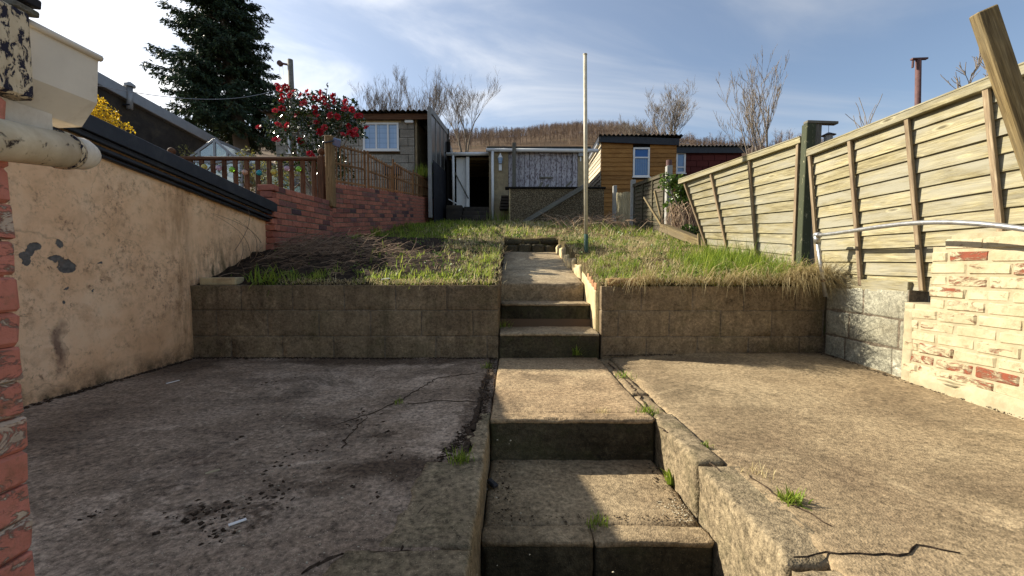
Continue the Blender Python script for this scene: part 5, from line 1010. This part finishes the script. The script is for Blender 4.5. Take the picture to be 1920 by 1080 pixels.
# grassy tufts along the path edges
def sticks(name, label, pts, mat, cat, kind='stuff', n_side=3, tval=None, **k):
    Vs, Fs, Ts, o = [], [], [], 0
    for path, r0, r1, tv in pts:
        m = MB(); L = len(path); m.tube(path, [r0 + (r1 - r0) * i / (L - 1) for i in range(L)], n_side, False); Vs += m.v; Fs += [tuple(i + o for i in f) for f in m.f]; Ts += [tv] * len(m.v); o += len(m.v)
    return fastmesh(name, np.array(Vs), np.array(Fs), mat, attr=Ts, **k) if not label else fastmesh(name, np.array(Vs), np.array(Fs), mat, attr=Ts, kind=kind, label=label, category=cat)
pl = []
for _ in range(750):
    x, y = -2.68 + abs(random.gauss(0, .75)), random.gauss(4.75, .35); y = max(3.85, min(6.2, y)); x = max(-2.68, x); z = gz(x, y) + random.uniform(.0, .16) * max(.1, min(1, (-1.1 - x) / .7)) * max(.1, 1 - abs(y - 4.9) / .7); a = random.gauss(0.1, .7); L = random.uniform(.1, .38); el = random.gauss(.12, .25)
    p = Vector((x, y, z)); path = [p.copy()]; d = Vector((math.cos(a) * math.cos(el), math.sin(a) * math.cos(el), math.sin(el)))
    for _k in range(4): p = p + d * L / 4; d = (d + Vector((random.gauss(0, .3), random.gauss(0, .3), random.gauss(-.06, .2)))).normalized(); p.z = max(p.z, gz(p.x, p.y) + .004); p.x = max(p.x, XL + .03); path.append(p.copy())
    pl.append((path, random.uniform(.0018, .0045), .001, random.random() * .7))
for _ in range(150):
    x, y = random.uniform(1.0, 2.6), random.uniform(8.0, 10.5); z = gz(x, y); a = random.uniform(0, 6.28); p = Vector((x, y, z)); pl.append(([p, p + Vector((math.cos(a) * .2, math.sin(a) * .2, .2)), p + Vector((math.cos(a) * .5, math.sin(a) * .5, random.uniform(.05, .35)))], .006, .002, random.random()))
sticks('brushwood', 'tangle of dead stems lying on the dark left bed', pl, 'twig', 'twigs')
# bramble stems that climb the pink wall
pl = []
for (p0_, p1_, bend) in (((470, 500), (395, 400), .12), ((440, 470), (460, 380), .06), ((480, 480), (438, 410), .08), ((490, 455), (398, 400), .05), ((445, 500), (446, 440), .01)):
    a, b = atX(*p0_, XL + .06), atX(*p1_, XL + .03); pl.append(([a.lerp(b, f) + Vector((.05 * math.sin(3 * f), bend * math.sin(math.pi * f), bend * .4 * math.sin(math.pi * f))) for f in [i / 8 for i in range(9)]], .004, .0015, .4))
sticks('bramble', 'bare bramble stems arching up against the pink wall', pl, 'twig', 'bramble', kind='thing')

# leaves as small folded quads
def leafcloud(C_, size, asp=0.5, spread=1.0, tilt=None):
    n = len(C_); u = rng.normal(size=(n, 3)); u /= np.linalg.norm(u, axis=1)[:, None]; w = rng.normal(size=(n, 3)); w -= (w * u).sum(1)[:, None] * u; w /= np.linalg.norm(w, axis=1)[:, None]; nn = np.cross(u, w); s = size[:, None]
    V = np.stack([C_ - u * s * .5, C_ + w * s * asp * .5 + nn * s * .08, C_ + u * s * .5 - nn * s * .06, C_ - w * s * asp * .5 + nn * s * .08], 1).reshape(-1, 3); b = np.arange(n)[:, None] * 4
    return V, np.concatenate([b + [[0, 1, 2]], b + [[0, 2, 3]]])
def tuft(name, label, cat, c, n, h, w, spread, mat='grass', lean=.5, curl=.5, t=(.3, .9), group=None, kind=None):
    P = np.array(c)[None] + rng.normal(0, 1, (n, 3)) * np.array([spread, spread, 0]); V, F, T = blades(P, rng.uniform(h * .5, h, n), rng.uniform(w * .6, w, n), rng.uniform(0, 6.28, n), np.abs(rng.normal(0, lean, n)), rng.uniform(.1, curl, n), np.clip(rng.uniform(t[0], t[1], n), 0, 1))
    return fastmesh(name, V, F, mat, attr=T, label=label, category=cat)
def wz_(px, py, z=0.0): return tuple(atZ(px, py, z))
tuft('weed', 'grassy weed in the joint beside the left kerb', 'weed', wz_(862, 868), 60, .09, .005, .02)
tuft('weed', 'small weed in a crack of the dark left patio', 'weed', wz_(748, 756), 26, .05, .004, .015)
tuft('weed', 'tiny grass tuft at the top left corner of the landing', 'weed', wz_(912, 690), 40, .07, .005, .02)
tuft('weed', 'pale tuft growing from the front edge of the landing', 'weed', wz_(1130, 776), 60, .05, .004, .022, 'straw', .9)
tuft('weed', 'green tuft at the right corner of the landing', 'weed', wz_(1213, 776), 60, .08, .005, .025)
tuft('weed', 'spreading weed on the right kerb', 'weed', wz_(1485, 940), 60, .07, .008, .02, lean=.9)
tuft('weed', 'small tuft in the seam beside the right kerb', 'weed', wz_(1322, 838), 30, .04, .004, .01)
tuft('weed', 'grassy weed at the front of the lower tread', 'weed', wz_(1118, 985, -.21), 50, .06, .005, .02)
tuft('weed', 'weed growing from the foot of the upper steps', 'weed', (at(1083, 665, YW - .04)), 50, .12, .008, .02)
tuft('weed', 'weed in the joint right of the landing', 'weed', wz_(1168, 706), 50, .06, .005, .03)
tuft('weed', 'weed beside the second upper step', 'weed', (-.07, 3.95, .21), 40, .13, .007, .03)
tuft('weed', 'dry weed clump in the joint of the right kerb', 'weed', wz_(1425, 890), 40, .05, .004, .025, 'straw', .8)
o = tuft('broad_leaf_weed', 'single broad leaved seedling against the right kerb wall', 'weed', wz_(1256, 905, -.21), 7, .085, .035, .008, lean=.5, t=(.5, .9))
tuft('bulb_leaves', 'clump of strap-like green leaves on the left retaining wall', 'plant', (at(505, 528, 3.78)), 85, .22, .014, .085, lean=1.05, curl=.45, t=(.45, .8))
tuft('bulb_leaves', 'smaller strap leaf clump right of the first on the left wall', 'plant', (at(605, 528, 3.80)), 45, .13, .010, .06, lean=1.0, t=(.45, .8))
tuft('fern', 'light green young fern against the brick wall', 'fern', (at(664, 458, 5.9)), 60, .20, .02, .03, lean=.35, t=(.5, 1))
tuft('fern', 'second fern further along the brick wall', 'fern', (at(708, 444, 7.0)), 60, .22, .022, .03, lean=.35, t=(.5, 1))
tuft('shrub_sprig', 'green sprig in front of the grey shed porch', 'plant', at(794, 330, 11.2), 90, .42, .03, .10, lean=.3, t=(.5, 1))
tuft('tall_grass_clump', 'tall green grass clump at the corner of the garage', 'grass', at(945, 415, 12.0), 160, .42, .012, .22, lean=.4)
tuft('tall_grass_clump', 'tall dark grass clump behind the clothes pole', 'grass', at(1128, 440, 8.6), 320, .34, .011, .16, lean=.5, t=(.1, .6))
# little yellow flowers in front of the bunker
P = np.array([tuple(at(random.uniform(1000, 1090), random.uniform(416, 424), random.uniform(10.2, 11.3))) for _ in range(70)]); V, F = leafcloud(P, rng.uniform(.03, .05, 70), .9); fastmesh('celandines', V, F, 'yellowflower', attr=np.full(len(V), .7), kind='stuff', label='tiny yellow flowers in front of the bunker', category='flowers')

weeds_low()
# trees
def bare_tree(name, label, base, height, spread, seed, nstem=5, levels=4, mat='bark', thick=0.05, group=None, up=0.75, kids=(3, 5), fork=0.0):
    rd = random.Random(seed); base = Vector(base); segs = [[], []]
    def grow(p, d, L, r, lv):
        n = 5; path = [p.copy()]
        for i in range(n):
            d = (d + Vector((rd.gauss(0, .13), rd.gauss(0, .13), rd.gauss(.05 * up, .06)))).normalized(); p = p + d * L / n; path.append(p.copy())
        segs[0 if lv < 1 else 1].append((path, r, max(r * .35, .003), rd.random()))
        if lv >= levels: return
        for k in range(rd.randint(*kids) + (2 if lv == 0 else 0)):
            f = rd.uniform(.25, 1.0); i = min(int(f * n), n - 1); q = path[i].lerp(path[i + 1], f * n - i); az_ = rd.uniform(0, 6.28); side = Vector((math.cos(az_), math.sin(az_), 0)); nd = (d * up + side * spread * rd.uniform(.5, 1.1) + Vector((0, 0, .25 * up))).normalized()
            grow(q, nd, L * rd.uniform(.42, .68), max(r * (1 - .6 * f) * .55, .004), lv + 1)
    if True:
      for s in range(nstem):
        a = 6.28 * s / nstem + rd.random(); tilt = .06 if nstem == 1 else rd.uniform(.08, .34); grow(base + Vector((math.cos(a), math.sin(a), 0)) * (.0 if nstem == 1 else .12), Vector((math.cos(a) * tilt, math.sin(a) * tilt, 1)).normalized(), height * rd.uniform(.62, .8), thick * rd.uniform(.7, 1), 0)
    t = thing(name, label, 'tree', base, group); sticks('trunk', None, segs[0], mat, None, n_side=6, parent=t); sticks('crown', None, segs[1], mat, None, n_side=3, parent=t)
GT = 'bare trees behind the outbuildings'
bare_tree('bare_tree', 'wide bare tree standing behind the middle of the grey shed roof', at(738, 300, 26), 3.9, .42, 3, 8, 4, group=GT, thick=.06, up=1.0)
bare_tree('bare_tree', 'bare tree at the right end of the grey shed roof', at(798, 300, 26), 3.8, .42, 5, 6, 4, group=GT, thick=.06, up=1.0)
bare_tree('bare_tree', 'small bare tree at the left end of the grey shed roof', at(702, 300, 26), 3.1, .42, 8, 4, 4, group=GT, thick=.05, up=1.0)
bare_tree('bare_tree', 'pale bare tree rising above the covered passage', at(872, 300, 20), 2.9, .5, 11, 4, 4, group=GT, thick=.055, up=.9)
bare_tree('bare_tree', 'budding bare tree behind the orange shed', at(1255, 290, 22), 2.5, .6, 21, 7, 4, group=GT, thick=.05, up=.9)
bare_tree('bare_tree', 'low twiggy bare tree behind the left of the orange shed', at(1190, 290, 24), 1.7, .7, 27, 6, 4, group=GT, thick=.04)
bare_tree('bare_tree', 'tall slender bare tree beside the damaged fence', at(1418, 330, 11.5), 2.25, .34, 33, 6, 4, group=GT, thick=.035, up=1.15, kids=(2, 4))
bare_tree('bare_sapling', 'bare twigs poking above the right fence beside the leaning post', at(1835, 215, 4.6), .55, .5, 41, 3, 2, thick=.012)
bare_tree('bare_sapling', 'few thin shoots above the middle of the right fence', at(1610, 330, 5), .75, .3, 45, 4, 1, thick=.008)
# conifer
def conifer():
    b = at(455, 286, 15.5); t = thing('conifer_tree', 'tall dark conifer behind the balustrade, its top out of frame', 'tree', b); H = 8.6
    m = MB(); top = b + Vector((-.9, 0, H)); m.tube([b - Vector((0, 0, 1.2)), b, b + Vector((-.22, 0, 1.6)), b + Vector((-.4, 0, 4)), top], [.32, .26, .21, .14, .03], 10); m.build('trunk', 'bark', t, True)
    seg = []; rd = random.Random(9); CP, DP, LP = [], [], []
    for k in range(190):
        f = (k + rd.random()) / 190; z = .75 + f * (H - .9); ax = b + Vector((-.42 * min(1, z / 3) - .04 * z, 0, z)); az_ = k * 2.4 + rd.gauss(0, .3)
        rad = 2.15 * (1 - f) ** .55 * (1.0 if f > .10 else .7 + f * 3) * rd.choice((.6, .75, .85, .95, 1.05, 1.18)); d = Vector((math.cos(az_), math.sin(az_), .05)); p = ax.copy(); path = [p.copy()]; n = 11; sdv = Vector((-math.sin(az_), math.cos(az_), 0))
        for i in range(n):
            q = i / n; d.z += (-.09 if q < .5 else .13); p = p + d.normalized() * rad / n; path.append(p.copy())
            if q < .1: continue
            for sgn in (-1, 1, 0):
                L = (rad * .42 * (1 - q) ** .7 + .16) * rd.uniform(.6, 1.1) if sgn else .22; td = (d.normalized() * .75 + sdv * sgn * .9 + Vector((0, 0, -.28 + rd.gauss(0, .12)))).normalized(); m_ = max(3, int(L / .055)); tp = p.copy()
                for j in range(m_):
                    tp = tp + td * L / m_; td = (td + Vector((0, 0, -.05))).normalized()
                    for r_ in range(4): CP.append(tuple(tp + Vector((rd.gauss(0, .035), rd.gauss(0, .035), rd.gauss(-.02, .035))))); e = (td + Vector((rd.gauss(0, .5), rd.gauss(0, .5), rd.gauss(-.05, .4)))).normalized(); DP.append(tuple(e)); LP.append(rd.uniform(.09, .17))
        seg.append((path, .03, .008, .2))
    sticks('branch', None, seg, 'bark', None, n_side=4, parent=t)
    CP, DP, LP = np.array(CP), np.array(DP), np.array(LP)[:, None]; n = len(CP); w = np.cross(DP, rng.normal(size=(n, 3))); w /= np.linalg.norm(w, axis=1)[:, None]
    V = np.stack([CP - DP * LP * .4, CP + w * LP * .16, CP + DP * LP * .6, CP - w * LP * .16], 1).reshape(-1, 3); bb = np.arange(n)[:, None] * 4; F = np.concatenate([bb + [[0, 1, 2]], bb + [[0, 2, 3]]])
    fastmesh('crown', V, F, 'needle', t, attr=np.repeat(np.clip(rng.normal(.45, .28, n), 0, 1), 4), kind='stuff')
conifer()
# shrubs with leaf clouds
def shrub_pts(blobs, n):
    out = []; vol = np.array([r[0] * r[1] * r[2] for _, r in blobs]); pick = rng.choice(len(blobs), n, p=vol / vol.sum())
    u = rng.normal(size=(n, 3)); u /= np.linalg.norm(u, axis=1)[:, None]; rad = rng.uniform(.25, 1, n) ** .5
    return np.array([blobs[i][0] for i in pick]) + u * rad[:, None] * np.array([blobs[i][1] for i in pick])
def stems(base, ends, r, t, mat='bark', name='stem'):
    sg = [([Vector(base), Vector(base).lerp(Vector(e), .5) + Vector((random.gauss(0, .06), random.gauss(0, .06), .06)), Vector(e)], r, r * .3, .4) for e in ends]; sticks(name, None, sg, mat, None, n_side=5, parent=t)
def camellia():
    Yc = 7.35; b = at(598, 380, Yc); t = thing('camellia_bush', 'camellia bush covered in red flowers behind the tall post', 'bush', b)
    bl_ = [(at(x, y, Yc + dy), np.array(r)) for x, y, dy, r in ((600, 215, 0, (.62, .5, .36)), (545, 205, 0, (.30, .3, .36)), (640, 225, .1, (.42, .4, .30)), (575, 255, -.1, (.55, .4, .28)), (520, 240, 0, (.26, .25, .22)), (660, 245, .1, (.28, .3, .22)), (610, 290, 0, (.40, .35, .30)), (555, 300, 0, (.25, .25, .20)), (620, 320, .1, (.45, .3, .25)), (613, 168, 0, (.05, .05, .16)), (535, 175, 0, (.16, .2, .15)), (655, 195, 0, (.2, .2, .14)))]
    bl_ = [(np.array(c), r) for c, r in bl_]; P = shrub_pts(bl_, 3600); V, F = leafcloud(P, rng.uniform(.055, .095, len(P)), .48); T = np.repeat(np.clip(rng.normal(.42, .25, len(P)), 0, 1), 4); fastmesh('foliage', V, F, 'camleaf', t, attr=T, kind='stuff'); stems(b, [tuple(c) for c, _ in bl_], .022, t)
    fm = []
    for v_ in range(4):
        m = MB()
        for ring, (n, R_, tl, L) in enumerate(((7, .012, 1.25, .052), (6, .010, .85, .045), (5, .006, .45, .036), (3, .003, .15, .026))):
            for k in range(n):
                a = 6.28 * k / n + ring * .5 + random.random() * .4; d = Vector((math.cos(a), math.sin(a), 0)); s = Vector((-math.sin(a), math.cos(a), 0)); tl_ = tl + random.gauss(0, .12); e = d * math.sin(tl_) + Vector((0, 0, math.cos(tl_))); p = d * R_
                m.add([p, p + e * L * .6 + s * L * .42, p + e * L, p + e * L * .6 - s * L * .42], [(0, 1, 2, 3)])
        me = m.mesh(); a_ = me.attributes.new('t', 'FLOAT', 'POINT'); a_.data.foreach_set('value', [random.random() for _ in m.v]); fm.append(me)
    spots = [(524, 167), (536, 163), (531, 181), (545, 180), (564, 180), (579, 179), (603, 174), (626, 181), (591, 186), (611, 197), (590, 202), (616, 200), (516, 208), (529, 204), (558, 216), (540, 235), (522, 235), (581, 233), (597, 218), (592, 211), (620, 217), (655, 237), (657, 250), (664, 253), (649, 192), (647, 205), (670, 218), (688, 240), (600, 248), (563, 265), (643, 253), (518, 263), (485, 239), (581, 288), (586, 293), (668, 253), (536, 240), (572, 190), (606, 186), (660, 206), (676, 217), (628, 192), (551, 172), (541, 170), (527, 190), (570, 195), (594, 230), (632, 219), (609, 240), (667, 244), (577, 172), (520, 160)]
    for (x, y) in spots:
        c = at(x, y, Yc - random.uniform(.25, .5)); q = (Vector((0, -1, .25)) + Vector((random.gauss(0, .5), random.gauss(0, .3), random.gauss(0, .4)))).normalized().to_track_quat('Z', 'Y'); obj('flower', random.choice(fm), 'redpetal', t, Matrix.Translation(c) @ q.to_matrix().to_4x4() @ Matrix.Scale(random.uniform(.8, 1.25), 4))
camellia()
def bush(name, label, base, blobs, n, s0, s1, mat, asp=.5, tm=.5, cat='bush', stm=True):
    t = thing(name, label, cat, base); P = shrub_pts([(np.array(c), np.array(r)) for c, r in blobs], n); V, F = leafcloud(P, rng.uniform(s0, s1, n), asp); fastmesh('foliage', V, F, mat, t, attr=np.repeat(np.clip(rng.normal(tm, .25, n), 0, 1), 4), kind='stuff')
    if stm: stems(base, [tuple(c) for c, _ in blobs], .018, t)
YF = 5.6
bush('forsythia', 'yellow flowering forsythia behind the black fascia', (at(185, 300, YF).x, YF, 0.7), [(at(x, y, YF), (rx, .2, rz_)) for x, y, rx, rz_ in ((150, 205, .16, .10), (172, 190, .10, .12), (195, 210, .14, .12), (222, 232, .12, .07), (185, 225, .2, .12), (178, 182, .04, .06), (150, 225, .2, .1), (232, 240, .06, .04))], 1700, .022, .045, 'yellowflower', .6)
bush('ivy_bush', 'bright green ivy growing over a post by the dark fence', at(1285, 440, 6.9), [(at(x, y, 6.9), (r, r * .8, r * .8)) for x, y, r in ((1255, 340, .16), (1275, 350, .24), (1300, 360, .22), (1290, 380, .24), (1262, 385, .16), (1248, 330, .08), (1240, 350, .06))], 1500, .035, .07, 'ivyleaf', .8)
bush('ivy_bush', 'dull green creeper at the foot of the damaged fence', at(1320, 460, 6.3), [(at(x, y, 6.4), (r, r * .7, r * .7)) for x, y, r in ((1310, 435, .14), (1330, 440, .14), (1290, 430, .12), (1345, 445, .1))], 500, .03, .06, 'ivyleaf', .8, .3)
pl = []
for _ in range(170):
    a = at(random.uniform(1255, 1330), random.uniform(375, 400), random.uniform(6.5, 6.9)); b = a + Vector((random.gauss(0, .12), random.gauss(-.05, .08), -random.uniform(.2, .6))); pl.append(([a, a.lerp(b, .5) + Vector((random.gauss(0, .06), random.gauss(0, .05), .03)), b], .004, .002, random.random()))
sticks('dead_creeper', 'hanging mass of dead brown creeper stems below the ivy', pl, 'twig', 'creeper', kind='thing')
YH = 7.6
bush('garden_shrub', 'leafy yellow green shrub behind the middle of the balustrade', at(510, 380, YH), [(at(x, y, YH), (.22, .2, .22)) for x, y in ((470, 330), (500, 320), (530, 335), (490, 360), (540, 310), (575, 330))], 900, .03, .07, 'olive', .5, .7)
bush('garden_shrub', 'pale sprigged shrub beside the greenhouse gable', at(355, 350, 8.2), [(at(x, y, 8.2), (.14, .14, .14)) for x, y in ((345, 285), (365, 300), (350, 310), (455, 295), (465, 288))], 330, .03, .06, 'olive', .5, .85)
# wooded hillside: one mass of bare brown trees
def wood_hill():
    n = 7000; Vs, Fs, Ts, o = [], [], [], 0; rd = np.random.default_rng(3); cnt = 0; protos = []
    for q in range(14):
        r2 = random.Random(q); m = MB(); lx, ly = r2.gauss(0, .06), r2.gauss(0, .06); m.tube([(0, 0, 0), (lx * .5, ly * .5, .5), (lx, ly, .95)], [.016, .010, .002], 3, False); wide = r2.uniform(.22, .42)
        for k in range(46):
            z = r2.uniform(.22, .92); a = r2.uniform(0, 6.28); L = wide * math.sin(math.pi * min(1, (z * .8 + .2))) ** .6 * r2.uniform(.5, 1.1) + .06; e = r2.uniform(.25, 1.2); d = Vector((math.cos(a) * math.cos(e), math.sin(a) * math.cos(e), math.sin(e))); p = Vector((lx * z, ly * z, z * .9)); q_ = p + d * L; s = Vector((-math.sin(a), math.cos(a), 0)) * .006
            m.v += [tuple(p - s), tuple(p + s), tuple(q_)]; b = len(m.v) - 3; m.f.append((b, b + 1, b + 2))
            for j in range(3): f = r2.uniform(.3, .95); p2 = p.lerp(q_, f); a2 = a + r2.gauss(0, 1.1); d2 = Vector((math.cos(a2) * .8, math.sin(a2) * .8, r2.uniform(.2, .9))); b = len(m.v); m.v += [tuple(p2 - s * .6), tuple(p2 + s * .6), tuple(p2 + d2 * L * .38)]; m.f.append((b, b + 1, b + 2))
        V = np.array(m.v); F = np.array([f if len(f) == 3 else f[:3] for f in m.f] + [(f[0], f[2], f[3]) for f in m.f if len(f) == 4]); protos.append((V, F))
    while cnt < n:
        bear = math.radians(rd.uniform(-44, 44)); dd = 262 - 150 * rd.uniform(0, 1) ** 1.7; x, y = math.sin(bear) * dd, math.cos(bear) * dd; z = landz(x, y)
        if dd < 215 and nz(x, y, 0, .03) < -.15: continue
        V, F = protos[rd.integers(14)]; hgt = rd.uniform(2.6, 5.6) * (1 + .5 * nz(x, y, 1, .02)); a = rd.uniform(0, 6.28); ca, sa_ = math.cos(a), math.sin(a); W = V * np.array([hgt * .9, hgt * .9, hgt]); Vs.append(np.stack([W[:, 0] * ca - W[:, 1] * sa_ + x, W[:, 0] * sa_ + W[:, 1] * ca + y, W[:, 2] + z - .2], 1)); Fs.append(F + o); Ts.append(np.full(len(V), float(np.clip(rd.normal(.5 + .75 * nz(x, y, 4, .022), .25), 0, 1)))); o += len(V); cnt += 1
    fastmesh('hillside_wood', np.concatenate(Vs), np.concatenate(Fs), 'farwood', attr=np.concatenate(Ts), kind='stuff', label='bare brown wood covering the distant hill', category='wood')
wood_hill()

# ---------------------------------------------------------------- dirt, cracks and litter on the concrete
M['dirt'] = (lambda g: g.out(g.ramp(g.noise(g.pos(), 60, 5, .7), [(.35, (.03, .02, .014)), (.65, (.085, .06, .04))]), .95, g.bump(g.noise(g.pos(), 90, 5, .7), 1.0, .01), .1))(G('dirt'))
def crack(px, z=0.0, w=.008, zf=None, name='crack', mat='dirt', parent=None, wob=.012):
    P = [atZ(x, y, z) for x, y in px]; pts = []
    for a, b in zip(P, P[1:]):
        n = max(2, int((b - a).length / .03))
        for i in range(n): pts.append(a.lerp(b, i / n) + Vector((random.gauss(0, wob * .5), random.gauss(0, wob * .5), 0)))
    pts.append(P[-1]); V = []; F = []
    for i, p in enumerate(pts):
        d = (pts[min(i + 1, len(pts) - 1)] - pts[max(i - 1, 0)]).normalized(); s = Vector((-d.y, d.x, 0)) * w * random.uniform(.3, 1) * (.4 if i in (0, len(pts) - 1) else 1); zz = (zf or (lambda x, y: bumpy(x, y)))(p.x, p.y) + z + .005
        V += [(p.x - s.x, p.y - s.y, zz - .004), (p.x, p.y, zz), (p.x + s.x, p.y + s.y, zz - .004)]
    for i in range(len(pts) - 1): a = 3 * i; F += [(a, a + 1, a + 4, a + 3), (a + 1, a + 2, a + 5, a + 4)]
    me = bpy.data.meshes.new('m'); me.from_pydata(V, [], F); me.update(); o = obj(name, me, mat, parent); setp(o, kind='stuff', label='soil filled crack in the concrete', category='crack') if parent is None else None
pl_o = bpy.data.objects['patio_left']; pr_o = bpy.data.objects['patio_right']
for px, w in (([(895, 700), (820, 710), (760, 745), (700, 775), (620, 800)], .0035), ([(895, 755), (830, 752), (765, 757)], .003), ([(690, 780), (660, 810), (640, 840)], .004), ([(600, 1060), (640, 1040), (760, 1035), (870, 1045)], .010), ([(560, 1078), (600, 1055)], .010), ([(758, 1030), (770, 985), (800, 945), (790, 915), (830, 900)], .007), ([(830, 900), (880, 895)], .006)): crack(px, 0, w, parent=pl_o)
for px, w in (([(1140, 680), (1165, 705), (1190, 730), (1215, 765), (1235, 790)], .010), ([(1235, 800), (1300, 845), (1350, 885)], .006), ([(1400, 890), (1480, 945), (1560, 990)], .004), ([(1480, 1045), (1600, 1045), (1700, 1040), (1720, 1025), (1800, 1040)], .004)): crack(px, 0.0, w, zf=ptilt, parent=pr_o)
crack([(925, 690), (905, 720), (895, 770), (880, 830), (850, 880), (830, 900)], 0, .018, parent=pl_o, wob=.02)
def strip_dirt(name, label, pts, rad, n, smin=.003, smax=.012, mat='dirt', zf=None, tval=None):
    """little crumbs and clods, real lumps"""
    Vs, Fs, o = [], [], 0; oct_v = np.array([(1, 0, 0), (-1, 0, 0), (0, 1, 0), (0, -1, 0), (0, 0, .7), (0, 0, -.4)]); oct_f = np.array([(0, 2, 4), (2, 1, 4), (1, 3, 4), (3, 0, 4), (2, 0, 5), (1, 2, 5), (3, 1, 5), (0, 3, 5)])
    for _ in range(n):
        i = random.randrange(len(pts) - 1) if len(pts) > 1 else 0; p = Vector(pts[i]).lerp(Vector(pts[min(i + 1, len(pts) - 1)]), random.random()); x, y = p.x + random.gauss(0, rad), p.y + random.gauss(0, rad); z = p.z + (zf(x, y) if zf else bumpy(x, y)); s = random.uniform(smin, smax) * random.choice((.6, 1, 1)); a = random.uniform(0, 3.1); W = oct_v * s * np.array([random.uniform(.6, 1.6), random.uniform(.6, 1.2), random.uniform(.4, .9)]) + rng.normal(0, s * .15, (6, 3)); Vs.append(np.stack([W[:, 0] * math.cos(a) - W[:, 1] * math.sin(a) + x, W[:, 0] * math.sin(a) + W[:, 1] * math.cos(a) + y, W[:, 2] + z + s * .15], 1)); Fs.append(oct_f + o); o += 6
    fastmesh(name, np.concatenate(Vs), np.concatenate(Fs), mat, kind='stuff', label=label, category='dirt')
strip_dirt('soil_line', 'dark damp soil along the foot of the left retaining wall', [(XL + .05, YW - .02, 0), (PL - .02, YW - .02, 0)], .022, 1500, .003, .012)
strip_dirt('soil_line', 'soil along the foot of the right retaining wall', [(PR + .0, YW - .02, .02), (XR - .05, YW - .02, .04)], .018, 800, .003, .010)
strip_dirt('soil_line', 'black dirt along the foot of the pink wall', [(XL + .03, .95, 0), (XL + .03, YW, 0)], .014, 1100, .003, .014)
strip_dirt('soil_line', 'crumbs of soil in the joint between patio and landing', [(-.16, YW - .05, 0), (-.16, 2.2, 0), (-.3, 1.7, 0)], .018, 700, .003, .011)
strip_dirt('soil_line', 'dirt along the foot of the cream brick wall', [(XR - .05, 1.0, .0), (XR - .05, 2.86, .02), (XR - .02, YW, .045)], .014, 500, .003, .009)
strip_dirt('soil_line', 'grit and leaf crumbs in the corners of the lower tread', [(.70, 2.1, -.21), (.70, 1.62, -.21), (-.05, 1.62, -.21), (-.05, 2.1, -.21)], .03, 350, .0015, .006)
cl_pts = [atZ(x, y, 0) for x, y in ((185, 967), (390, 960), (400, 1010), (345, 970), (405, 975), (430, 945), (495, 960), (520, 932), (495, 880), (545, 855), (590, 845), (655, 800), (690, 770), (740, 845), (760, 960), (680, 890), (450, 820), (500, 722), (560, 700), (690, 705), (300, 690), (1465, 905), (860, 830), (530, 880))]
for i, p in enumerate(cl_pts): pass
strip_dirt('soil_clods', 'dark clods of soil scattered over the left patio', [p for q in cl_pts[:-4] for p in (q, q)], .035, 300, .002, .011)
M['pale'] = plain('pale_crumb', (.5, .45, .33), .9, .3, 30)
strip_dirt('mortar_crumbs', 'pale crumbs of mortar scattered on the left patio', [atZ(600, 900, 0), atZ(800, 960, 0), atZ(700, 1000, 0), atZ(450, 900, 0), atZ(650, 760, 0)], .25, 420, .001, .005, 'pale')
strip_dirt('mortar_crumbs', 'white crumbs in the right corner of the lower tread', [(.68, 1.75, -.21), (.70, 1.6, -.21)], .035, 140, .0015, .005, 'pale')
for (a, b, lab) in (((312, 719), (336, 713), 'white sliver of plastic on the dark patio near the pink wall'), ((428, 985), (462, 973), 'curled white strip on the left patio'), ((385, 888), (412, 880), 'pale wood splinter on the left patio')):
    p, q = atZ(*a, .008), atZ(*b, .008); o = bar('litter', p, q, .012, .004, 'white' if 'white' in lab else 'picket', None, c=.001); setp(o, lab, 'litter')
o = bar('litter', atZ(916, 900, -.195), atZ(930, 912, -.195), .03, .02, 'black', None, c=.006); setp(o, 'small dark scrap at the left of the lower tread', 'litter')
p = at(715, 524, 3.75); o = bar('litter', p, p + Vector((.07, .02, .01)), .05, .01, 'white', None); setp(o, 'white scrap lying in the grass on the left wall', 'litter')
for o_ in list(C.objects):
    if '_w' in o_.keys(): del o_['_w']
